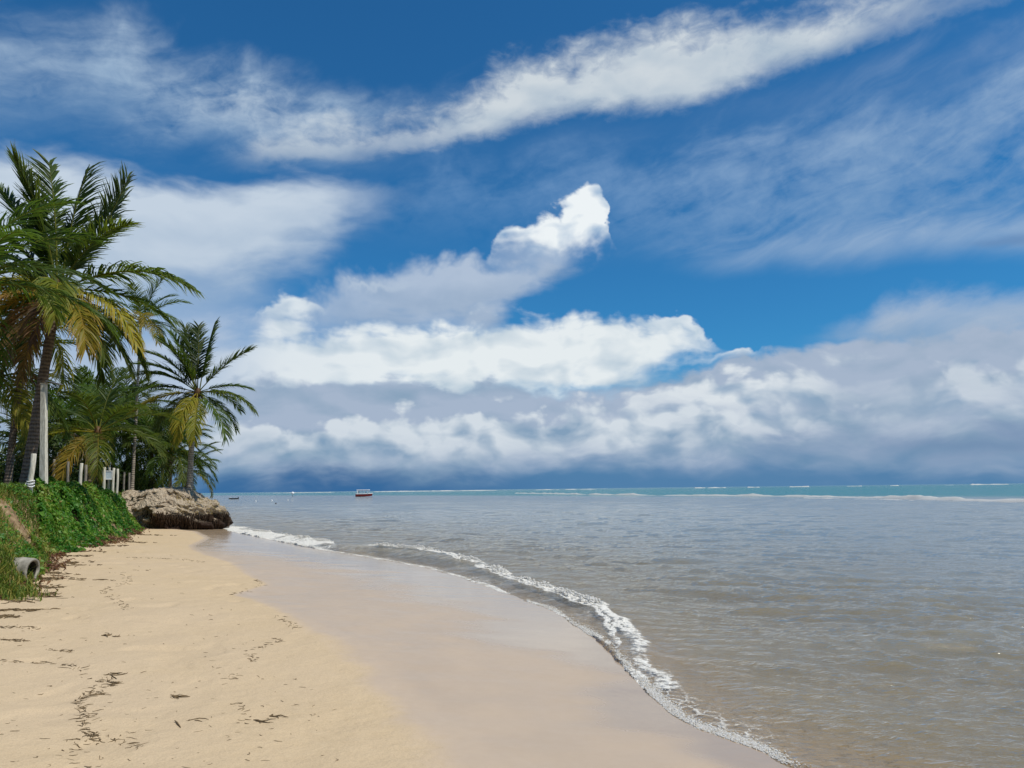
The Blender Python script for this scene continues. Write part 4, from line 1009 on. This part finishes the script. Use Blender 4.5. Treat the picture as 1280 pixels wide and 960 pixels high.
def build_undergrowth():
    P, N, Sz, T = [], [], [], []
    for k in range(95):
        px = rng.uniform(-60, 225); Y = rng.uniform(33 if px < 60 else (40 if px < 120 else 49), 62)
        b = at_y(px, 600, Y); z = ground_z(b.x, b.y)
        hh = rng.uniform(1.2, 3.4) * (0.55 if px > 195 else 1); rr = rng.uniform(0.9, 2.0); n = 520
        u = rng.standard_normal((n, 3)); u /= np.linalg.norm(u, axis=1)[:, None]; u[:, 2] = np.abs(u[:, 2])
        rad = rng.uniform(0.55, 1.05, n)[:, None] * (1 + 0.35 * np.sin(u * 5 + k).prod(1))[:, None]
        P.append(np.array([b.x, b.y, z]) + u * rad * np.array([rr, rr, hh])); N.append(u + np.array([0, 0, .6])); Sz.append(rng.uniform(.12, .34, n)); T.append(np.clip(rng.normal(.25, .3, n), 0, 1))
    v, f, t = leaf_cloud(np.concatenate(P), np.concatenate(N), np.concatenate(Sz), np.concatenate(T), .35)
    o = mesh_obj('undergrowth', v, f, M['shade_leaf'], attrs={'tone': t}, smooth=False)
    tag(o, 'dark tangled undergrowth under the palms', 'undergrowth', kind='stuff')
build_undergrowth()

# ------------------------------------------------------------------ the eroded bank the palm stands on
def build_bank():
    Y = 42.6; c = at_y(212, 640, Y)
    cz = 0.0
    root = empty('eroded_bank', (c.x, Y, cz), 0, 'tall eroded lump of sandy soil and roots at the water, a palm on top', 'eroded bank')
    nu, nv = 220, 90
    V = []
    for j in range(nv):
        v = j / (nv - 1)
        for i in range(nu):
            a = 2 * pi * i / nu
            V.append((a, v))
    A = np.array(V); a, v = A[:, 0], A[:, 1]
    ca, sa_ = np.cos(a), np.sin(a)
    # plan outline: long from left to right, pointed at the sea end
    rx = np.where(ca > 0, 2.75, 3.3); ry = 2.3
    th = v * (pi / 2)
    # side profile: undercut foot, bulging brow, rounded top
    prof = np.interp(v, [0, .12, .25, .40, .52, .68, .82, .92, 1.0], [1.0, .97, .95, .99, 1.0, .84, .58, .30, 0.0])
    under = np.interp(v, [0, .1, .3, .45, .55, 1], [1.0, .98, 1.02, 1.02, 1.0, 1.0])
    prof = np.where(ca > 0.2, prof * under, prof)
    top = 2.25 - 0.50 * sstep(ca * prof, 0.15, 1.0) - 0.25 * sstep(-ca * prof, 0.5, 1.0)
    zz = np.interp(v, [0, .12, .25, .40, .52, .68, .82, .92, 1.0], [-.35, -.02, .18, .55, .86, 1.20, 1.42, 1.52, 1.56]) / 1.56 * top
    x = rx * ca * prof; y = ry * sa_ * prof
    dsp = fbm(a * 3 + x, zz * 2.2 + y, 4, 61) * 1.25 + fbm(x * 2.6 + 9, zz * 3 + y * 2.6, 4, 62) * 0.5 + fbm(x * 7, zz * 7 + y * 5, 3, 63) * 0.16
    k = np.sin(th) * 0 + sstep(v, 1.0, .75) * 0.9 + 0.1
    x = x + dsp * ca * k; y = y + dsp * sa_ * k
    zz = zz + (fbm(x * 1.1, y * 1.1, 4, 64) * 0.9 + fbm(x * 4, y * 4, 3, 65) * 0.25) * sstep(v, 0.25, 0.7)
    # a dark lip pushed out low at the sea end
    lip = np.exp(-((zz - .28) / .26) ** 2) * sstep(ca, 0.55, 0.95)
    x = x + lip * 0.42
    f = []
    for j in range(nv - 1):
        for i in range(nu): f.append([j * nu + i, j * nu + (i + 1) % nu, (j + 1) * nu + (i + 1) % nu, (j + 1) * nu + i])
    mesh_obj('soil', np.stack([x, y, zz], 1), np.array(f), M['soil'], root)
    XY = np.stack([x, y, zz], 1).reshape(nv, nu, 3)
    # matted roots hanging like a fringe under the brow
    mb = MB()
    for _ in range(700):
        aa = rng.uniform(R(-105), R(22)); i = int((aa % (2 * pi)) / (2 * pi) * nu) % nu
        j = int(np.interp(rng.random(), [0, 1], [.35, .48]) * (nv - 1)); p = XY[j, i]
        o = np.array([cos(aa), sin(aa), 0]); o = o / np.linalg.norm(o)
        if aa < R(-70) and rng.random() < (R(-70) - aa) / R(35): continue
        L = rng.uniform(.28, .70) * (0.55 + 0.45 * sstep(np.array(aa), R(-120), R(-60)))
        q = p + o * rng.uniform(0.02, 0.14); s = rng.normal(0, .05)
        pts = [q, q + np.array([s, o[1] * .03, -L * .35]), q + np.array([s * 2, o[1] * .02, -L * .7]) - o * .06, q + np.array([s * 2.5, 0, -L]) - o * rng.uniform(.05, .2)]
        mb.tube(pts, [.022, .02, .014, .005], 4, cap=False)
    mb.build('root_fringe', M['root'], root)
    # straw over the brow and the seaward top
    P = []; T = []
    mb = MB()
    V2, F2, T2 = [], [], []; n0 = 0
    for _ in range(5200):
        aa = rng.uniform(R(-150), R(60)); v_ = rng.uniform(.46, .80)
        dens = 0.55 if aa > R(-62) else 0.06 * np.clip(.5 + 2.4 * float(fbm(np.array(aa * 3), np.array(v_ * 6), 3, 66)), 0, 1)
        if rng.random() > dens: continue
        i = int((aa % (2 * pi)) / (2 * pi) * nu) % nu; j = int(v_ * (nv - 1)); p = XY[j, i]
        o = np.array([cos(aa), sin(aa), 0]); L = rng.uniform(.06, .18)
        d = o * rng.uniform(.3, 1) + np.array([rng.normal(0, .4), rng.normal(0, .4), rng.uniform(-.5, .6)]); d /= np.linalg.norm(d)
        e = p + d * L * .5; e2 = e + (d * .6 + np.array([0, 0, -.6])) * L * .5; w = np.array([rng.normal(0, 1), rng.normal(0, 1), rng.normal(0, .4)]); w = w / np.linalg.norm(w) * .010
        V2 += [p - w, p + w, e + w, e - w, e2 + w * .2, e2 - w * .2]; F2 += [[n0, n0 + 1, n0 + 2, n0 + 3], [n0 + 3, n0 + 2, n0 + 4, n0 + 5]]
        T2 += [float(np.clip(rng.normal(.28 if aa > R(-75) else .1, .25), 0, 1))] * 6; n0 += 6
    mesh_obj('dry_grass', np.array(V2), np.array(F2), M['straw'], root, False, {'tone': np.array(T2)})
    # a thick bare root arching over the seaward end
    mb = MB(); mb.tube([(1.35, -.9, 1.25), (1.75, -1.0, 1.42), (2.1, -1.05, 1.34), (2.35, -1.05, 1.1), (2.42, -1.05, .85)], [.05, .05, .045, .04, .02], 6)
    mb.build('bare_root', M['grey_wood'], root)
build_bank()

# ------------------------------------------------------------------ posts, lamp, pipe, board
def post(name, px, pytop, pybot, Y, rad, mat, label, group=None, lean_px=0, n=9, cat='post', wire=False):
    b = at_y(px, pybot, Y); z = ground_z(b.x, b.y) - .25; t = at_y(px + lean_px, pytop, Y)
    o = empty(name, (b.x, b.y, z), 0, label, cat, group) if wire else None
    org = np.array((b.x, b.y, z)); top = np.array(t) - org
    k = [0, .25, .5, .75, .97, 1.0]
    mb = MB(); pts = [top * s + np.array([rng.normal(0, .008), rng.normal(0, .008), 0]) for s in k]
    pts[-2] = pts[-1] + (pts[0] - pts[-1]) * .012
    mb.tube(pts, [rad * 1.05, rad * 1.02, rad, rad * .97, rad * .95, rad * .8], n)
    if wire:
        mb.build('shaft', M[mat], o)
        w = MB(); zb = top * 0.34
        for q in range(3):
            ring = [zb + np.array([cos(a) * rad * 1.25, sin(a) * rad * 1.25, .07 * q + .02 * sin(a * 2 + q)]) for a in np.linspace(0, 6.1, 14)]
            w.tube(ring, .016, 5, tone=.2)
        w.tube([zb + np.array([-rad, -rad, .1]), zb + np.array([-rad * 1.7, -rad, -.05]), zb + np.array([-rad * 1.5, -rad, -.22])], .014, 5)
        w.build('rope', M['boat_white'], o); return o
    o = mb.build(name, M[mat]); o.location = tuple(org)
    return tag(o, label, cat, group)
post('wooden_post', 37, 567, 615, 21.5, .072, 'white_wood', 'leaning whitewashed post with rope tied near its foot, left of the lamp post', None, 5, wire=True)
GW = 'posts of the fence under the palms'
for px, a, b, Y, rd, mt, lb, ln in ((68, 574, 600, 33, .07, 'grey_wood', 'dark grey post nearest the lamp post', 0), (73, 579, 600, 35, .065, 'grey_wood', 'thin dark post, second to the right of the lamp post', 0), (85, 577, 601, 32, .07, 'grey_wood', 'dark post midway between the lamp post and the white posts', .5),
        (100, 579, 604, 30, .08, 'white_wood', 'pale post standing just left of the hanging yellow frond', 2), (107, 581, 605, 31, .075, 'grey_wood', 'weathered brown post just behind the pale post by the yellow frond', 0.6),
        (130, 584, 606, 40, .10, 'white_wood', 'whitewashed post at the left side of the pale blue board', .6), (136.5, 584, 605, 40.6, .085, 'white_wood', 'whitewashed post behind the pale blue board', 0), (141.5, 585, 605, 40.5, .09, 'white_wood', 'whitewashed post just right of the pale blue board', .6), (146.5, 586, 604, 41, .085, 'white_wood', 'last full height white post right of the board', .8), (155.5, 590, 603, 43, .075, 'grey_wood', 'short grey post left of the slender trunk', 0), (161.5, 591, 604, 43, .08, 'grey_wood', 'short pale stump against the slender trunk', .4)):
    post('fence_post', px, a, b, Y, rd * .78, mt, lb, GW, ln)
def lamp_post():
    Y = 24.0; b = at_y(56, 609, Y); z = ground_z(b.x, b.y) - .3; t = at_y(55, 480, Y); H = t.z - z
    r = empty('lamp_post', (b.x, b.y, z), 0, 'tall square concrete lamp post with a thin dark solar lamp on top', 'lamp post')
    mb = MB(); dx = t.x - b.x
    n = 7
    v = []; q = []
    for i in range(n):
        s = i / (n - 1); w = .090 - .022 * s
        for sx, sy in ((-1, -1), (1, -1), (1, 1), (-1, 1)): v.append((dx * s + sx * w + rng.normal(0, .003), sy * w + rng.normal(0, .003), H * s))
    for i in range(n - 1):
        for k in range(4): q.append([i * 4 + k, i * 4 + (k + 1) % 4, i * 4 + 4 + (k + 1) % 4, i * 4 + 4 + k])
    q.append([(n - 1) * 4 + k for k in range(4)])
    mb.add(v, q); p = mb.build('pole', M['white_wood'], r, smooth=False)
    bt = MB(); bt.tube([(dx, 0, H - .12), (dx + .02, 0, H + .03), (dx + .12, -.02, H + .07)], .018, 6); bt.build('bracket', M['lamp_metal'], r)
    hd = MB(); rot = Matrix.Rotation(R(13), 4, 'Y'); hd.box((dx + .34, -.04, H + .03), (.46, .20, .035), rot, bev=.012); h = hd.build('lamp_head', M['lamp_metal'], r, smooth=False)
    gl = MB(); gl.box((dx + .40, -.04, H - .006), (.24, .14, .012), rot); gl.build('lamp_glass', M['boat_white'], h, smooth=False)
    cp = MB(); cp.box((dx, 0, H + .012), (.16, .16, .03)); cp.build('cap', M['concrete'], r, smooth=False)
lamp_post()
def drain_pipe():
    p = on_ground(40, 727); d = Vector((1.0, 0.06, -0.06)).normalized()
    s = Vector((0, 0, 1)).cross(d).normalized(); u = d.cross(s)
    Ro, Ri, L = .205, .160, 1.5
    root = empty('drain_pipe', (p.x, p.y, p.z), 0, 'weathered concrete drain pipe poking out of the grassy bank', 'drain pipe')
    c0 = np.array((0.0, 0.0, Ro * .80)); n = 40; D, Sx, Ux = np.array(d), np.array(s), np.array(u)
    rings = [(-L, Ro), (-.25, Ro), (-.22, Ro * 1.05), (-.02, Ro * 1.05), (0, Ro * 1.02), (0, Ri * 1.04), (-.03, Ri)]
    v = []; q = []
    for t, r in rings:
        for k in range(n):
            a = 2 * pi * k / n; rr = r * (1 + .02 * sin(3 * a + t * 9) + rng.normal(0, .006)); v.append(c0 + D * t + Sx * cos(a) * rr + Ux * sin(a) * rr)
    for i in range(len(rings) - 1):
        for k in range(n): q.append([i * n + k, i * n + (k + 1) % n, (i + 1) * n + (k + 1) % n, (i + 1) * n + k])
    mb = MB(); mb.add(v, q); mb.build('shell', M['concrete'], root)
    v = []; q = []
    for t, r in ((-.03, Ri), (-.4, Ri), (-L, Ri)):
        for k in range(n):
            a = 2 * pi * k / n; v.append(c0 + D * t + Sx * cos(a) * r + Ux * sin(a) * r)
    for i in range(2):
        for k in range(n): q.append([i * n + k, i * n + (k + 1) % n, (i + 1) * n + (k + 1) % n, (i + 1) * n + k])
    mb = MB(); mb.add(v, q); mb.build('bore', M['pipe_dark'], root)
drain_pipe()
def board():
    c = at_y(134.3, 594, 40.3); r = empty('notice_board', (c.x, c.y, c.z), R(12), 'pale blue board fixed between the whitewashed posts', 'board')
    mb = MB(); mb.box((0, 0, 0), (.42, .03, .42), bev=.006); mb.build('panel', M['board'], r, smooth=False)
    f = MB()
    for z in (-.21, .21): f.box((0, -.01, z), (.47, .045, .05), bev=.006)
    for x in (-.218, .218): f.box((x, -.01, 0), (.034, .045, .368), bev=.006)
    f.build('frame', M['boat_white'], r, smooth=False)
board()

# ------------------------------------------------------------------ boats and buoys
def hull(mb, L, W, H, z0, n=18, tone=0.0):
    v = []; q = []; prof = [(0, -0.35), (.45, -.30), (.8, -.05), (.96, .5), (1.0, 1.0), (.93, 1.0), (.88, .35), (0, .3)]
    for i in range(n):
        s = i / (n - 1); w = W / 2 * (1 - max(0, (s - .45) / .55) ** 2.2) * (0.90 + .1 * min(1, s * 5)); w = max(w, .015); rise = .42 * max(0, s - .5) ** 1.5
        for k, (a, b) in enumerate(prof): v.append((-L / 2 + L * s + (b * .25 * s * s if b > 0 else 0), a * w, z0 + (b * H if b > 0 else b * H * (1 - s * .6)) + rise * (1 if b > .4 else .6)))
        for k, (a, b) in enumerate(prof): v.append((-L / 2 + L * s + (b * .25 * s * s if b > 0 else 0), -a * w, z0 + (b * H if b > 0 else b * H * (1 - s * .6)) + rise * (1 if b > .4 else .6)))
    m = len(prof)
    for i in range(n - 1):
        for h in (0, 1):
            for k in range(m - 1):
                a = i * 2 * m + h * m + k; q.append([a, a + 1, a + 2 * m + 1, a + 2 * m])
    for h in (0,): 
        q += [[k, k + 1, m + k + 1, m + k] for k in range(m - 1)]
    mb.add(v, q, tone=tone)
def tour_boat():
    Yd = 275.0; c = at_y(455, 620.2, Yd)
    sc = Yd * 22 / FPX / 6.2
    r = empty('tour_boat', (c.x, Yd, 0.0), R(-4), 'red hulled tour boat with a white posted canopy, out on the water', 'boat'); r.scale = (sc,) * 3
    mb = MB(); hull(mb, 5.6, 1.9, .72, .20); h = mb.build('hull', M['hull_red'], r)
    g = MB()
    for s in (-1, 1):
        pts = []
        for i in range(14):
            t = i / 13; w = .95 * (1 - max(0, (t - .45) / .55) ** 2.2); pts.append((-2.8 + 5.6 * t + .25 * t * t, s * max(w, .02), .95 + .42 * max(0, t - .5) ** 1.5))
        g.tube(pts, .13, 6)
    g.build('gunwale', M['boat_white'], h)
    for x in (-2.1, -.85, .35, 1.5):
        for s in (-1, 1):
            q = MB(); q.tube([(x, s * .82, .75), (x, s * .82, 2.12)], .08 if x > -2 else .17, 6); q.build('canopy_post', M['boat_white'], r)
    c_ = MB(); c_.box((-.3, 0, 2.25), (4.3, 2.0, .30), bev=.10); c_.build('canopy', M['boat_white'], r, smooth=False)
    for x in (-1.5, -.4, .7):
        b = MB(); b.box((x, 0, .68), (.35, 1.5, .10), bev=.02); b.build('bench', M['boat_white'], r, smooth=False)
    e = MB(); e.box((-2.98, 0, .95), (.34, .36, .50), bev=.08); e.box((-3.0, 0, .45), (.14, .14, .8), bev=.03); e.build('outboard_motor', M['boat_white'], r, smooth=False)
tour_boat()
def skiff():
    Yd = 230; c = at_y(292, 619, Yd)
    r = empty('small_boat', (c.x, Yd, 0), R(170), 'low dark open boat with a white bow, moored far out beside the bank', 'boat'); sc = Yd * 13 / FPX / 5.0; r.scale = (sc,) * 3
    mb = MB(); hull(mb, 4.8, 1.5, .5, .1); h = mb.build('hull', M['boat_dark'], r)
    b = MB(); b.box((1.75, 0, .66), (1.0, .8, .12), bev=.04); b.build('foredeck', M['boat_white'], h, smooth=False)
    for x in (-.9, .3): q = MB(); q.box((x, 0, .52), (.3, 1.25, .08), bev=.02); q.build('bench', M['boat_dark'], r, smooth=False)
    e = MB(); e.box((-2.5, 0, .82), (.34, .34, .5), bev=.08); e.box((-2.5, 0, .35), (.12, .12, .7), bev=.03); e.build('outboard_motor', M['boat_dark'], r, smooth=False)
skiff()
def buoy(px, py, Y, rad, mat, label, cat='buoy', pole=0.0, grp=None):
    c = at_y(px, py, Y); r = empty('mooring_buoy', (c.x, Y, 0), 0, label, cat, grp)
    mb = MB(); mb.add(ICO_V * rad * np.array([1, 1, .92]) + np.array([0, 0, pole + rad * .4]), t=ICO_F); mb.build('float', M[mat], r)
    p = MB(); p.tube([(0, 0, -.2), (0, 0, pole + rad * 1.6)], max(.03, rad * .10), 6); p.build('stem', M['boat_dark'], r)
buoy(366, 611, 300, .62, 'boat_white', 'white ball marker on a tall stem against the dark horizon', 'marker buoy', 1.2)
buoy(320, 622, 165, .16, 'boat_white', 'small white float between the dark boat and the tall marker')
buoy(340, 621, 175, .20, 'boat_white', 'larger white float just left of the dark float')
buoy(345, 624.5, 130, .15, 'boat_dark', 'small dark float bobbing near the white floats')
buoy(360, 621, 180, .16, 'boat_white', 'small white float beneath the tall white marker')
